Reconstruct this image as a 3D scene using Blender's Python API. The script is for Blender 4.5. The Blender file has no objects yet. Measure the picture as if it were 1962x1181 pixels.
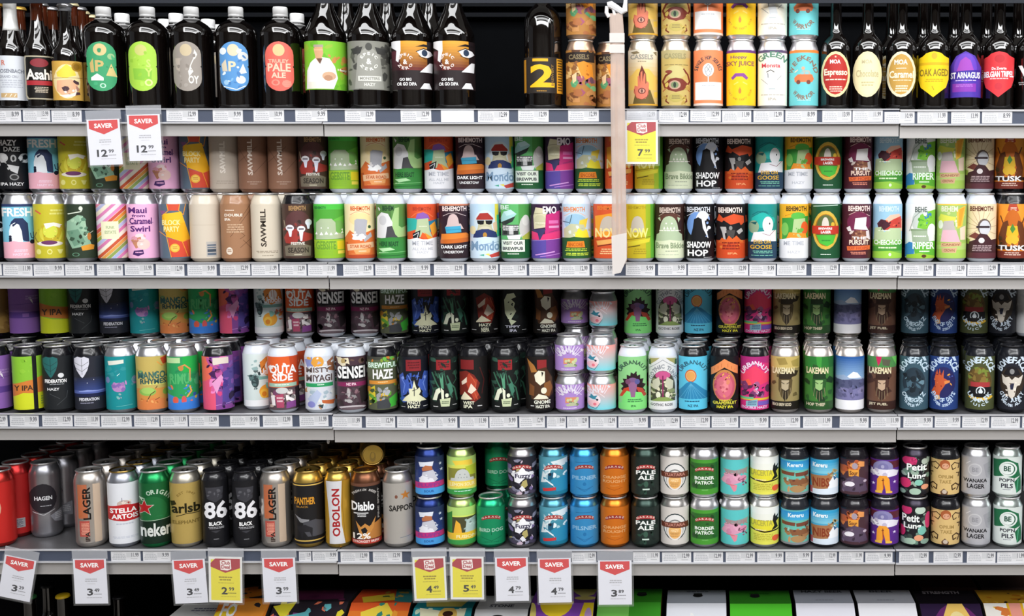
import bpy, math, random
from mathutils import Vector, Matrix
from mathutils.geometry import tessellate_polygon
SC = bpy.context.scene
COL = SC.collection
# ---------------------------------------------------------------- camera
F, PPX, PPY, PHI, D = 2110.0, 1350.0, 521.0, math.radians(4.9), 2.30
CX, CZ = (PPX-981)/920.0, 1.50
cam_d = bpy.data.cameras.new('camera'); cam = bpy.data.objects.new('camera', cam_d); COL.objects.link(cam)
cam_d.sensor_width = 36; cam_d.lens = F/1962*36
cam_d.shift_x = -(PPX-981)/1962; cam_d.shift_y = (PPY-590.5)/1962
cam_d.clip_start = .05
cam.location = (CX, -D, CZ); cam.rotation_euler = (math.pi/2-PHI, 0, 0)
SC.camera = cam
# ---------------------------------------------------------------- world, lights, exposure
SC.view_settings.view_transform = 'Standard'; SC.view_settings.look = 'None'
SC.view_settings.gamma = 1; SC.view_settings.use_curve_mapping = False
SC.view_settings.exposure = -0.86
W = bpy.data.worlds.new('world'); SC.world = W; W.use_nodes = True
W.node_tree.nodes['Background'].inputs[0].default_value = (.92, .95, 1, 1)
W.node_tree.nodes['Background'].inputs[1].default_value = .26
def area(name, loc, rot, sx, sy, power, col=(.985, .99, 1)):
    l = bpy.data.lights.new(name, 'AREA'); l.shape = 'RECTANGLE'; l.size = sx; l.size_y = sy; l.energy = power; l.color = col
    o = bpy.data.objects.new(name, l); COL.objects.link(o); o.location = loc; o.rotation_euler = rot
    return o
area('ceiling_or_fill_lamp', (.9, -.85, 3.0), (math.radians(22), 0, 0), 4.4, .45, 84)
area('ceiling_or_fill_lamp', (.7, -3.7, 3.1), (math.radians(50), 0, 0), 5.5, .5, 185)  # added frontal fill that brightens the set-back upper tiers
area('ceiling_or_fill_lamp', (.9, -2.1, 3.1), (math.radians(38), 0, 0), 5.0, .45, 70)  # added aisle strip, fill for the cartons low down
area('ceiling_or_fill_lamp', (-1.5, -2.0, 3.1), (math.radians(12), 0, math.radians(-12)), .4, 3.0, 48)
area('ceiling_or_fill_lamp', (2.3, -2.0, 3.1), (math.radians(12), 0, math.radians(12)), .4, 3.0, 76)
# ---------------------------------------------------------------- projection helpers
cf, sf = math.cos(PHI), math.sin(PHI)
def z_at(py, Y=0.0):
    q = (PPY-py)/F; Yr = Y+D
    return CZ+Yr*(q*cf-sf)/(cf+q*sf)
def x_at(px, z, Y):
    return CX+(px-PPX)/F*((Y+D)*cf-(z-CZ)*sf)
def px_of(x, z, Y):
    return PPX+F*(x-CX)/((Y+D)*cf-(z-CZ)*sf)
# ---------------------------------------------------------------- materials
def lin(c):
    return tuple(((v/12.92) if v <= .04045 else ((v+.055)/1.055)**2.4) for v in c)
def hexc(s):
    if len(s) == 3: s = s[0]*2+s[1]*2+s[2]*2
    return lin(tuple(int(s[i:i+2], 16)/255 for i in (0, 2, 4)))+(1.0,)
MATS = {}
def mat(name, col, rough=.5, metal=0., spec=.5, trans=0., coat=0., alpha=1., noise=0., nscale=40, ior=1.45):
    if name in MATS: return MATS[name]
    m = bpy.data.materials.new(name); m.use_nodes = True; nt = m.node_tree; b = nt.nodes['Principled BSDF']
    b.inputs['Base Color'].default_value = hexc(col); b.inputs['Roughness'].default_value = rough
    b.inputs['Metallic'].default_value = metal; b.inputs['Specular IOR Level'].default_value = spec
    b.inputs['Transmission Weight'].default_value = trans; b.inputs['Coat Weight'].default_value = coat
    b.inputs['Alpha'].default_value = alpha; b.inputs['IOR'].default_value = ior
    if noise:
        n = nt.nodes.new('ShaderNodeTexNoise'); n.inputs['Scale'].default_value = nscale; n.inputs['Detail'].default_value = 4
        r = nt.nodes.new('ShaderNodeMapRange'); r.inputs[1].default_value = .3; r.inputs[2].default_value = .7
        r.inputs[3].default_value = 1-noise; r.inputs[4].default_value = 1+noise
        x = nt.nodes.new('ShaderNodeVectorMath'); x.operation = 'SCALE'; x.inputs[0].default_value = hexc(col)[:3]
        tc = nt.nodes.new('ShaderNodeTexCoord')
        nt.links.new(tc.outputs['Object'], n.inputs['Vector'])
        nt.links.new(n.outputs[0], r.inputs[0]); nt.links.new(r.outputs[0], x.inputs['Scale'])
        nt.links.new(x.outputs[0], b.inputs['Base Color'])
    MATS[name] = m; return m
def print_mat(name, rough, metal=0., coat=0.):
    m = mat(name, 'fff', rough, metal, .4, coat=coat)
    a = m.node_tree.nodes.new('ShaderNodeAttribute'); a.attribute_name = 'ink'
    m.node_tree.links.new(a.outputs['Color'], m.node_tree.nodes['Principled BSDF'].inputs['Base Color'])
    return m
INK = print_mat('printed_ink', .42); INKG = print_mat('glossy_printed_ink', .28, coat=.3); INKM = print_mat('metallic_ink', .34, .35)
PAPER = print_mat('printed_paper', .6)
def body_mat(code):
    "m = metal, p = painted"
    k, c = code[0], code[1:]
    if k == 'm': return mat('metal_'+c, c, .32, .9)
    return mat('painted_'+c, c, .22, 0., .5, coat=.25)
# ---------------------------------------------------------------- tags
def tag(o, label=None, cat=None, group=None, kind=None):
    if label: o['label'] = label
    if cat: o['category'] = cat
    if group: o['group'] = group
    if kind: o['kind'] = kind
    return o
def empty(name, loc, rz=0):
    o = bpy.data.objects.new(name, None); o.empty_display_size = .02; COL.objects.link(o)
    o.location = loc; o.rotation_euler = (0, 0, rz); return o
def link(name, me, parent=None):
    o = bpy.data.objects.new(name, me); COL.objects.link(o)
    if parent: o.parent = parent
    return o
def copy_tree(o, parent=None):
    c = o.copy(); COL.objects.link(c)
    if parent: c.parent = parent
    for ch in o.children: copy_tree(ch, c)
    return c
# ---------------------------------------------------------------- mesh builder
class PB:
    def __init__(s): s.v = []; s.f = []; s.c = []; s.m = []; s.n = []; s.mats = []
    def mi(s, m):
        if m not in s.mats: s.mats.append(m)
        return s.mats.index(m)
    def face(s, pts, m, col=(1, 1, 1, 1), nrm=None):
        i = len(s.v); s.v += pts; s.f.append(tuple(range(i, i+len(pts)))); s.c.append(col); s.m.append(s.mi(m))
        s.n += nrm if nrm else [None]*len(pts)
    def box(s, x0, y0, z0, x1, y1, z1, m, col=(1, 1, 1, 1)):
        P = [(x, y, z) for x in (x0, x1) for y in (y0, y1) for z in (z0, z1)]
        for q in ((0, 1, 3, 2), (4, 6, 7, 5), (0, 4, 5, 1), (2, 3, 7, 6), (0, 2, 6, 4), (1, 5, 7, 3)):
            s.face([P[i] for i in q], m, col)
    def tube(s, pts, r, m, seg=8, col=(1, 1, 1, 1)):
        rings = []
        for i, p in enumerate(pts):
            p = Vector(p); a = Vector(pts[max(i-1, 0)]); b = Vector(pts[min(i+1, len(pts)-1)]); t = (b-a).normalized()
            u = t.orthogonal().normalized() if abs(t.y) > .9 else t.cross(Vector((0, 1, 0))).normalized(); w = t.cross(u)
            rr = r[i] if isinstance(r, (list, tuple)) else r
            rings.append([tuple(p+u*math.cos(k*2*math.pi/seg)*rr+w*math.sin(k*2*math.pi/seg)*rr) for k in range(seg)])
        for A, B in zip(rings, rings[1:]):
            for k in range(seg): s.face([A[k], A[(k+1) % seg], B[(k+1) % seg], B[k]], m, col)
        s.face(rings[0][::-1], m, col); s.face(rings[-1], m, col)
    def mesh(s, name, smooth=False, merge=False):
        me = bpy.data.meshes.new(name); me.from_pydata(s.v, [], s.f)
        for m in s.mats: me.materials.append(m)
        at = me.attributes.new('ink', 'FLOAT_COLOR', 'CORNER'); d = []
        for p, c in zip(me.polygons, s.c): d += list(c)*p.loop_total
        at.data.foreach_set('color', d)
        me.polygons.foreach_set('material_index', s.m)
        if smooth: me.polygons.foreach_set('use_smooth', [True]*len(me.polygons))
        me.update()
        if any(n is not None for n in s.n):
            me.polygons.foreach_set('use_smooth', [True]*len(me.polygons))
            me.normals_split_custom_set_from_vertices([n if n else (0, -1, 0) for n in s.n])
        return me
def lathe(name, prof, m, seg=30, smooth=True, a0=-math.pi/2):
    "prof: (r, z) from bottom to top; m one material or a list per band; welded"
    mats = list(m) if isinstance(m, list) else [m]*(len(prof)-1)
    q = [prof[0]]; qm = []
    for a, b, mm in zip(prof, prof[1:], mats):   # support rings keep the shading of long straight walls true
        if abs(a[1]-b[1]) > .018:
            for t in (.0015, -.0015):
                l = abs(b[1]-a[1]); f = t/l if t > 0 else 1+t/l
                q.append((a[0]+(b[0]-a[0])*f, a[1]+(b[1]-a[1])*f)); qm.append(mm)
        q.append(b); qm.append(mm)
    prof = q; mats = qm; vs = []; fs = []; mi = []
    um = []; [um.append(x) for x in mats if x not in um]
    for r, z in prof:
        for k in range(seg):
            a = a0+k*2*math.pi/seg
            vs.append((math.sin(a)*r, -math.cos(a)*r, z))
    for i in range(len(prof)-1):
        for k in range(seg):
            a, b = i*seg+k, i*seg+(k+1) % seg
            fs.append((a, b, b+seg, a+seg)); mi.append(um.index(mats[i]))
    fs.append(tuple(range(seg))[::-1]); mi.append(um.index(mats[0]))
    fs.append(tuple(range(len(vs)-seg, len(vs)))); mi.append(um.index(mats[-1]))
    me = bpy.data.meshes.new(name); me.from_pydata(vs, [], fs)
    for x in um: me.materials.append(x)
    me.polygons.foreach_set('material_index', mi)
    me.polygons.foreach_set('use_smooth', [smooth]*(len(fs)-2)+[False, False]); me.update()
    return me
# ---------------------------------------------------------------- lettering
TXT = {}
def text_tris(t, off=.03):
    if t in TXT: return TXT[t]
    c = bpy.data.curves.new('t', 'FONT'); c.body = t; c.offset = off; c.resolution_u = 2
    o = bpy.data.objects.new('t', c); me = o.to_mesh()
    V = [(v.co.x, v.co.y) for v in me.vertices]; Fs = [tuple(p.vertices) for p in me.polygons]
    o.to_mesh_clear(); bpy.data.objects.remove(o); bpy.data.curves.remove(c)
    xs = [v[0] for v in V]; ys = [v[1] for v in V]; x0, x1, y0, y1 = min(xs), max(xs), min(ys), max(ys)
    V = [((x-x0)/max(x1-x0, 1e-6), 1-(y-y0)/max(y1-y0, 1e-6)) for x, y in V]
    TXT[t] = ([[V[i] for i in f] for f in Fs], (x1-x0)/max(y1-y0, 1e-6)); return TXT[t]
# ---------------------------------------------------------------- artwork language: x 0..100 left to right, y 0..100 top to bottom
def art(ops, w_mm=63., h_mm=100.):
    "returns [(layer, colour, polygon)]"
    out = []; L = 0
    kx, ky = w_mm/100, h_mm/100
    OPS = [o.split() for o in ops.split(';')]
    OPS = [q for q in OPS if q and q[0] not in 'tva']+[q for q in OPS if q and q[0] in 'tva']   # lettering is printed last
    for q in OPS:
        if not q: continue
        L += 1; k = q[0]; a = q[1:]
        def N(i, j): return [float(v) for v in a[i:j]]
        if k == 'r':
            x0, y0, x1, y1 = N(0, 4); out.append((L, a[4], [(x0, y0), (x1, y0), (x1, y1), (x0, y1)]))
        elif k == 'e':
            cx, cy, rx, ry = N(0, 4); n = 12 if rx < 8 else 20
            out.append((L, a[4], [(cx+rx*math.cos(i*2*math.pi/n), cy+ry*math.sin(i*2*math.pi/n)) for i in range(n)]))
        elif k == 'p':
            v = N(1, len(a)); P = list(zip(v[::2], v[1::2]))
            if len(P) > 3:
                T = tessellate_polygon([[Vector((x, y, 0)) for x, y in P]])
                for t in T: out.append((L, a[0], [P[i] for i in t]))
            else: out.append((L, a[0], P))
        elif k == 's':
            w = float(a[1])/2; v = N(2, len(a)); P = list(zip(v[::2], v[1::2]))
            for (x0, y0), (x1, y1) in zip(P, P[1:]):
                dx, dy = (x1-x0)*kx, (y1-y0)*ky; l = math.hypot(dx, dy) or 1; nx, ny = -dy/l*w, dx/l*w; ex, ey = dx/l*w*.4, dy/l*w*.4
                out.append((L, a[0], [(x0+(nx-ex)/kx, y0+(ny-ey)/ky), (x1+(nx+ex)/kx, y1+(ny+ey)/ky), (x1-(nx-ex)/kx, y1-(ny-ey)/ky), (x0-(nx+ex)/kx, y0-(ny+ey)/ky)]))
        elif k in 'tv':
            x0, y0, x1, y1 = N(1, 5); tr, _ = text_tris(a[5].replace('_', ' '))
            for t in tr:
                if k == 't': out.append((L, a[0], [(x0+(x1-x0)*u, y0+(y1-y0)*v) for u, v in t]))
                else: out.append((L, a[0], [(x0+(x1-x0)*v, y1-(y1-y0)*u) for u, v in t]))
        elif k == 'a':  # a colour cx cy rx ry a0 a1 h text : letters on an arc, angles in degrees from the top
            cx, cy, rx, ry, a0, a1, h = N(1, 8); s = a[8].replace('_', ' '); n = len(s)
            for i, ch in enumerate(s):
                if ch == ' ': continue
                th = math.radians(a0+(a1-a0)*(i+.5)/n); tr, asp = text_tris(ch)
                lw = min(abs(math.radians((a1-a0)/n))*(rx*kx+ry*ky)/2*.94, h*asp*1.5)
                ox, oy = cx+math.sin(th)*rx, cy-math.cos(th)*ry; flip = -1 if a1 < a0 else 1
                c, s_ = math.cos(th), math.sin(th)
                if flip < 0: c, s_ = -c, -s_
                for t in tr:
                    P = []
                    for u, v in t:
                        du, dv = (u-.5)*lw, (v-.5)*h
                        P.append((ox+(du*c-dv*s_)/kx, oy+(du*s_+dv*c)/ky))
                    out.append((L, a[0], P))
        elif k == 'n':  # n seed count x0 y0 x1 y1 size colours... : hand-drawn blotches
            rd = random.Random(int(a[0])); n = int(a[1]); x0, y0, x1, y1, sz = N(2, 7); cs = a[7:]
            for i in range(n):
                if i % 6 == 5: L += 1
                cx, cy = rd.uniform(x0, x1), rd.uniform(y0, y1); r = sz*rd.uniform(.6, 1.75); m = rd.choice((5, 6, 7)); ph = rd.random()*6; st = rd.uniform(.4, 1.); an = rd.random()*3
                P = []
                for j in range(m):
                    t = ph+j*2*math.pi/m; rr = r*rd.uniform(.6, 1.2); u, v = math.cos(t)*rr, math.sin(t)*rr*st
                    u, v = u*math.cos(an)-v*math.sin(an), u*math.sin(an)+v*math.cos(an)
                    P.append((cx+u/kx*.63, cy+v/ky*.63))
                out.append((L, rd.choice(cs), P))
        elif k == 'g':
            x0, y0, x1, y1, n = N(0, 5); n = int(n); c1, c2 = hexc(a[5]), hexc(a[6])
            for i in range(n):
                t = i/(n-1); c = tuple(c1[j]*(1-t)+c2[j]*t for j in range(4))
                out.append((L, c, [(x0, y0+(y1-y0)*i/n), (x1, y0+(y1-y0)*i/n), (x1, y0+(y1-y0)*(i+1)/n), (x0, y0+(y1-y0)*(i+1)/n)]))
        elif k == 'l':
            n = int(a[1]); x0, y0, x1, y1 = N(2, 6); rd = random.Random(n*7+int(y0)); st = (y1-y0)/n
            for i in range(n):
                i0 = rd.uniform(0, .12)*(x1-x0); y = y0+st*i; x = x0+i0
                while x < x1-i0:
                    w = rd.uniform(.08, .2)*(x1-x0); out.append((L, a[0], [(x, y), (min(x+w, x1), y), (min(x+w, x1), y+st*.55), (x, y+st*.55)])); x += w*1.18
        elif k == 'k':
            cx, cy, r = N(0, 3); P = [(cx+math.sin(i*math.pi/5)*(r if i % 2 == 0 else r*.4)/kx, cy-math.cos(i*math.pi/5)*(r if i % 2 == 0 else r*.4)/ky) for i in range(10)]
            for t in tessellate_polygon([[Vector((x, y, 0)) for x, y in P]]): out.append((L, a[3], [P[i] for i in t]))
        elif k == 'M':  # plain round-headed beast: M colour x0 y0 x1 y1 eye
            x0, y0, x1, y1 = N(1, 5); cx, w, h = (x0+x1)/2, x1-x0, y1-y0
            P = [(cx+w/2*math.cos(t*math.pi/8)*(1 if t in (0, 8) else .92), y0+h*.42*(1-math.sin(t*math.pi/8))) for t in range(8, -1, -1)]+[(x1+w*.12, y1), (x0-w*.12, y1)]
            for t in tessellate_polygon([[Vector((x, y, 0)) for x, y in P]]): out.append((L, a[0], [P[i] for i in t]))
            L += 1; e = a[5]
            for dx in (-.17, .17):
                out.append((L, e, [(cx+w*dx+w*.05*math.cos(i), y0+h*.4+h*.045*math.sin(i)) for i in range(6)]))
            for j in range(4):
                x = x0+w*(.14+.2*j); out.append((L, e, [(x, y0+h*.72), (x+w*.07, y0+h*.56), (x+w*.14, y0+h*.72)]))
    return out
def clip(P, ax, lo, hi):
    for s, b in ((1, lo), (-1, hi)):
        R = []
        for i in range(len(P)):
            A, B = P[i], P[(i+1) % len(P)]; da, db = s*(A[ax]-b), s*(B[ax]-b)
            if da >= 0: R.append(A)
            if (da > 0 > db) or (da < 0 < db):
                t = da/(da-db); R.append((A[0]+(B[0]-A[0])*t, A[1]+(B[1]-A[1])*t))
        P = R
        if len(P) < 3: return []
    return P
def area2(P): return abs(sum(P[i][0]*P[(i+1) % len(P)][1]-P[(i+1) % len(P)][0]*P[i][1] for i in range(len(P))))
ST = math.radians(12); TH = [-math.pi/2+ST*i for i in range(16)]; XS = [50+50*math.sin(t) for t in TH]
LAY = 1.3e-5
def wrap_label(name, R, z0, z1, bg, ops, m):
    pb = PB(); h = z1-z0
    def P3(fi, x, y, off):
        ta, tb = TH[fi], TH[fi+1]; t = (x-XS[fi])/(XS[fi+1]-XS[fi]); r = R+off
        X = math.sin(ta)*(1-t)+math.sin(tb)*t; Y = math.cos(ta)*(1-t)+math.cos(tb)*t; th = ta+(tb-ta)*t
        return (X*r, -Y*r, z1-h*y/100), (math.sin(th), -math.cos(th), 0)
    if bg != '-':
        c = hexc(bg); r = R+.0002
        for k in range(30):
            a, b = -math.pi/2+k*ST, -math.pi/2+(k+1)*ST
            p = [(math.sin(t)*r, -math.cos(t)*r, z) for t, z in ((a, z0), (b, z0), (b, z1), (a, z1))]
            pb.face(p, m, c, [(math.sin(t), -math.cos(t), 0) for t in (a, b, b, a)])
    for L, c, P in art(ops, R*2000, h*1000):
        P = clip(P, 1, 0, 100)
        if not P: continue
        cc = hexc(c) if isinstance(c, str) else c
        xs = [p[0] for p in P]; a, b = min(xs), max(xs)
        for fi in range(15):
            if XS[fi+1] <= a or XS[fi] >= b: continue
            Q = clip(P, 0, XS[fi], XS[fi+1])
            if not Q or area2(Q) < 1e-4: continue
            v = [P3(fi, x, y, .00022+L*LAY) for x, y in Q]
            (ax, ay), (bx, by) = Q[0], Q[1]
            s = sum(Q[i][0]*Q[(i+1) % len(Q)][1]-Q[(i+1) % len(Q)][0]*Q[i][1] for i in range(len(Q)))
            if s > 0: v = v[::-1]
            pb.face([p[0] for p in v], m, cc, [p[1] for p in v])
    return pb.mesh(name)
def flat_art(pb, ops, w, h, M, m, thick=.0004, bg='fff'):
    "a printed sheet, w by h, centred on M's origin, facing -y"
    c = hexc(bg); P = [(x, y, z) for x in (-w/2, w/2) for y in (0, thick) for z in (-h/2, h/2)]
    for q in ((0, 1, 3, 2), (4, 6, 7, 5), (0, 4, 5, 1), (2, 3, 7, 6), (0, 2, 6, 4), (1, 5, 7, 3)):
        pb.face([tuple(M @ Vector(P[i])) for i in q], m, c)
    for L, cc, Q in art(ops, w*1000, h*1000):
        Q = clip(Q, 0, 0, 100); Q = clip(Q, 1, 0, 100) if Q else Q
        if not Q or area2(Q) < 1e-4: continue
        s = sum(Q[i][0]*Q[(i+1) % len(Q)][1]-Q[(i+1) % len(Q)][0]*Q[i][1] for i in range(len(Q)))
        if s > 0: Q = Q[::-1]
        pb.face([tuple(M @ Vector(((x/100-.5)*w, -.0001-L*LAY, (.5-y/100)*h))) for x, y in Q], m, hexc(cc) if isinstance(cc, str) else cc)
# ---------------------------------------------------------------- the printed designs: key: (shape, label ground, body, description, art)
import re
DS = {}
def Dn(key, shape, bg, body, desc, ops, lid='s', ink=None):
    ops = re.sub(r'@B(\w+)', r't \1 20 4 82 12 BEHEMOTH;s \1 .7 18 20 34 15 50 13.5 66 15 82 20', ops)
    ops = re.sub(r'@U(\w+)', r'a \1 50 34 46 24 -78 78 9 URBANAUT', ops)
    DS[key] = dict(shape=shape, bg=bg, body=body, desc=desc, ops=' '.join(ops.split()), lid=lid, ink=ink)
WN = 'pd8dee8'; SN = 'md4d5da'; KN = 'p141418'
# ---- second shelf
Dn('hazy', 'T', '17171b', KN, 'black can with white skull-like hazy lettering', 't fff 4 8 62 19 HAZY;t fff 22 21 70 30 DAZE;e 16 42 18 9 ddd;e 84 42 18 9 ddd;e 50 43 12 9 17171b;e 50 43 9 7 ccc;e 50 43 4 4 222;p ddd 30 54 66 58 60 72 40 66;n 4 14 0 34 100 62 7 ccc 17171b eee;e 50 78 14 6 999;e 50 78 10 4 333;t eee 8 88 78 94 IPA_HAZY')
Dn('fresh', 'T', '7cc4de', SN, 'light blue and pink can with navy archway', 'r 0 0 100 5 2d3c66;p 27355c 26 32 36 26 60 26 74 36 76 70 60 68 20 40;p eef4fa 18 75 18 50 24 38 36 34 48 38 55 50 58 75;p 1f2c4c 28 38 44 33 42 36 30 42;r 17 62 25 74 1d2238;r 16 74 20 82 1d2238;r 22 74 25 82 1d2238;e 21 60 4 2.5 1d2238;r 0 70 100 100 f4b6c6;p f4b6c6 0 72 30 68 60 72 100 66 100 80 0 80;s 1f2c4c 2 90 52 90 70;s 1f2c4c 1.5 80 54 82 62 90 64;e 84 70 7 4 1d2238;t fff 0 7 88 23 FRESH;t fde 26 91 74 95 HAZY_IPA;l fde 2 30 84 70 89')
Dn('olive', 'T', 'c8bd33', SN, 'olive yellow can with teapot on saucer', 's d4604a 3 8 12 22 18;l e0dc7a 2 48 10 90 22;e 50 55 34 18 dcd24a;p c8b02c 22 40 60 34 84 48 70 68 30 70;e 48 50 22 13 d8dc50;p f4efe0 30 36 60 34 84 38 76 44 58 40 36 46;s 8a7a20 2 8 52 2 60 8 68 16 72;e 46 73 38 5 efe6d8;e 44 71 24 4 6f3a66;s d4a04a 2 80 40 94 52 86 66;e 12 88 7 5 e9e48a;e 44 88 8 5 e9e48a;e 44 88 5 3 c8bd33;p e9e48a 66 84 84 84 78 92 72 92;n 8 10 6 42 92 66 3 8a8a2a efe06a')
Dn('ship', 'T', '2d3a2b', SN, 'dark green can with pale sailing ship', 's dfe8d8 2 12 18 50 14 54 10;e 50 8 6 4 dfe8d8;p 8fb59a 8 32 40 20 56 22 70 60 78 76 20 82 4 60;p 9fc4a6 44 22 62 26 66 50 50 50;p 6d957c 6 50 40 46 60 70 26 78;n 3 16 6 26 70 76 5 a7c9ac 5f8a70 3d5744;e 46 60 5 4 22301f;s d9dfd0 1 60 60 84 50;p e09a34 46 78 74 74 86 76 84 84 50 86;e 72 60 6 7 c07a3a;e 30 93 11 3.5 5f8a70;e 30 93 8 2.4 2d3a2b')
Dn('rainbow', 'T', 'e9e2d0', SN, 'diagonal rainbow striped can', ';'.join('p %s -10 %d 110 %d 110 %d -10 %d' % (c, y, y-62, y-55, y+7) for y, c in zip(range(6, 176, 8), ['e889a8', 'b5b7dc', 'f0e4cf', 'd983b4', 'e7e0e8', 'e38bc0', 'd0584a', 'e69a3e', '9cab4c', 'b9bfe2', 'd77fae', 'f1ead8', 'cc5b3a', 'e0a350', '8fa65a', 'a9b4de', 'dc84b4', 'efe2ce', 'd0584a', 'e69a3e', '9cab4c']))+';r 14 32 66 64 efecc8;t a9b98a 28 40 54 46 FUNK;t a9b98a 24 49 58 55 ESTATE')
Dn('pinkscript', 'T', 'f3b6da', SN, 'pink can with purple script lettering', 't 5b2a74 6 6 62 17 Maui;t 5b2a74 16 19 56 24 from;t 5b2a74 8 25 76 37 Caramel;t 5b2a74 10 40 70 51 Swirl;s 5b2a74 .8 4 38 80 34;e 38 62 17 8 f7dce0;p c98a6a 10 66 40 60 44 76 24 82;e 48 74 20 10 f5cfc8;s a85878 .6 10 70 50 68;n 5 8 14 58 58 80 4 f8e4e2 e4a0b0;p 4a2a66 18 86 46 84 48 92 30 96 14 93;l f3b6da 1 20 88 44 92')
Dn('hexagon', 'T', '5d6c7c', SN, 'slate can with yellow hexagon and orange facets', 'p d8543c 26 0 66 0 62 12 30 12;p 8a5a86 4 12 22 12 14 24;s f2a23a 1.4 26 0 30 12 10 22;s f2a23a 1.4 66 0 62 12 76 20 84 0;p f0b323 14 18 70 14 96 66 70 70 22 60 10 26;p f3c22e 14 18 70 14 80 34 20 40;p d9503a 26 62 70 70 84 66 92 98 34 98;p e2703c 84 66 98 66 100 96 92 98;s f2a23a 1.4 22 60 34 98;s f2a23a 1.4 70 70 86 98;s f2a23a 1.4 70 70 98 64;s f2a23a 1.4 0 50 22 60;t fbe9a0 10 29 66 39 BLOCK;t fbe9a0 14 41 62 51 PARTY;e 46 81 15 8 f1b540;e 46 81 11 6 f4cc60;l c98a30 2 38 78 54 84')
Dn('creamblank', 'T', 'd3c7b6', 'pd3c7b6', 'plain cream can with grey barcode', 'r 50 69 82 97 b9b4ae;r 53 74 80 77 5f6c7c;r 53 79 80 81 5f6c7c;r 53 83 80 88 46515f;r 53 90 80 94 5f6c7c;s bfb09c .6 8 38 80 38')
Dn('brownback', 'T', 'a4795a', 'pa4795a', 'brown can with crossed lines and small white text', 's 5f3f2c .8 60 30 96 0;s 5f3f2c .8 30 60 96 10;s 5f3f2c .8 40 40 76 58 60 64;s 5f3f2c .8 60 80 98 62;s 5f3f2c .8 70 66 96 82;l efe2d2 1 14 10 44 12;t f4eadc 14 17 70 22 DOUBLE;t f4eadc 14 25 32 30 IPA;l c9a88a 4 18 36 74 54;e 26 86 10 7 e9dccc;l a4795a 2 20 83 32 89')
Dn('sawcream', 'T', 'd6cbb8', 'pd6cbb8', 'cream can with black sideways lettering', 'v 3d342c 30 8 48 78 SAWMILL;l 9a8c78 2 14 86 84 91;l 9a8c78 1 30 94 70 96')
Dn('sawbrown', 'T', '8a6450', 'p8a6450', 'brown can with white sideways lettering', 'v d8c8bc 30 6 46 74 SAWMILL;s 5f4234 .8 0 50 60 20;s 5f4234 .8 0 20 50 70 100 40;l c0a898 1 20 86 76 88;l c0a898 1 36 90 60 92')
Dn('santa', 'T', '4a352e', KN, 'dark brown can with three white-bearded santas', 't b08a5c 22 3 76 12 BEHEMOTH;e 50 34 40 22 5d3a3a;n 9 12 8 30 90 66 7 8c3a34 3a2c28 6a4a44;p a33a34 4 62 20 46 44 46 50 64 44 74 10 72;p a33a34 48 62 60 50 96 56 96 66 60 70;e 24 44 13 6 e9e6ec;p eef 16 44 32 44 28 60 22 60;e 60 46 13 6 e9e6ec;p eef 52 46 68 46 62 68 56 68;e 84 34 11 6 e9e6ec;p eef 76 34 90 34 86 46 80 46;s c8b89a 1 6 30 10 44;r 16 43 32 45 3a2430;r 52 45 68 47 3a2430;p 7a7060 6 78 50 70 90 78 88 96 8 96;t e4e0d8 26 70 70 75 FESTIVE;t 3a332c 16 80 82 90 SEASON;l c8c0a8 1 34 92 60 96')
Dn('croc', 'T', '4fbd3f', WN, 'lime green can with pale toothy monster', 'r 0 6 100 62 52a63c;p 6cc04a 60 30 100 20 100 62 50 62;r 0 0 100 10 4ec247;t 2f7a3a 4 4 40 9 BEHEMOTH;e 78 42 20 12 74b05a;p b2c3a0 6 66 8 34 22 27 58 27 70 34 72 66;p b2c3a0 70 52 98 56 98 66 70 66;e 24 44 2 1.4 fff;e 46 44 2 1.4 fff;p fff 4 56 8 51 12 56;p fff 18 57 24 51 30 57;p fff 34 56 40 50 46 56;p fff 50 57 55 52 60 57;p fff 66 56 72 51 78 56;p fff 86 54 92 50 96 54;p fff 88 48 92 45 94 50;r 0 65 100 100 a2cc3a;p 8fc030 0 80 100 76 100 100 0 100;t 6fa03a 6 68 70 84 GEBSITE;r 74 68 100 84 e2d82e;r 76 86 98 92 f0e65a;l 8ab83a 3 8 86 60 96;s 4f9a3a 1 0 66 100 64')
Dn('peach', 'T', 'f6e2b4', WN, 'cream and orange can with grey horned beast', '@Bd9652c;e 50 28 36 12 f2dca0;p e0743a 0 62 16 48 34 56 70 52 100 46 100 100 0 100;p b2b2ba 32 30 40 27 66 28 74 30 68 56 80 60 30 60;n 7 10 26 50 80 66 6 eeeef2 e8e4e4 b2b2ba;p fff 22 54 40 60 56 54 72 62 50 66 30 66;p b2b2ba 60 66 84 52 88 60 64 70;e 80 42 5 3 3d5a3a;r 0 70 10 100 b84a2a;p f4c29a 6 74 92 70 94 80 8 86;t c8602c 16 75 84 81 STAR_ROAD;p f2a868 26 84 82 82 80 90 34 92;l fbe0c4 1 40 86 70 89;p b84a2a 0 94 100 94 100 100 0 100;s e59a5a 1 20 92 78 92')
Dn('meadow', 'T', '4f7d40', WN, 'green can with white-maned beast on left', 'r 50 0 100 60 5c8f4a;t 20402a 22 3 58 12 BEHEM;p a9cf8a 62 8 76 6 74 40 84 44 100 40 100 60 44 62 40 50;p dfdfe0 2 62 4 24 18 15 40 18 54 34 52 50 40 56 34 64;e 22 30 12 9 c9c9cc;p 4a4a4e 30 62 36 42 52 40 62 56 72 62;s dcdcdc 1.5 12 12 8 6 14 10;r 0 64 100 100 3a8a3f;p 3a8a3f 0 64 50 61 100 63 100 70 0 70;t 1c4a2a 8 69 72 78 HERE_BEAST;p b9e8b0 6 82 44 80 60 84 20 88;l c9f0c0 1 6 89 40 91;s 7cc87a 1.2 0 91 100 88;s 2a6a34 1.6 0 96 100 94')
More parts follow.
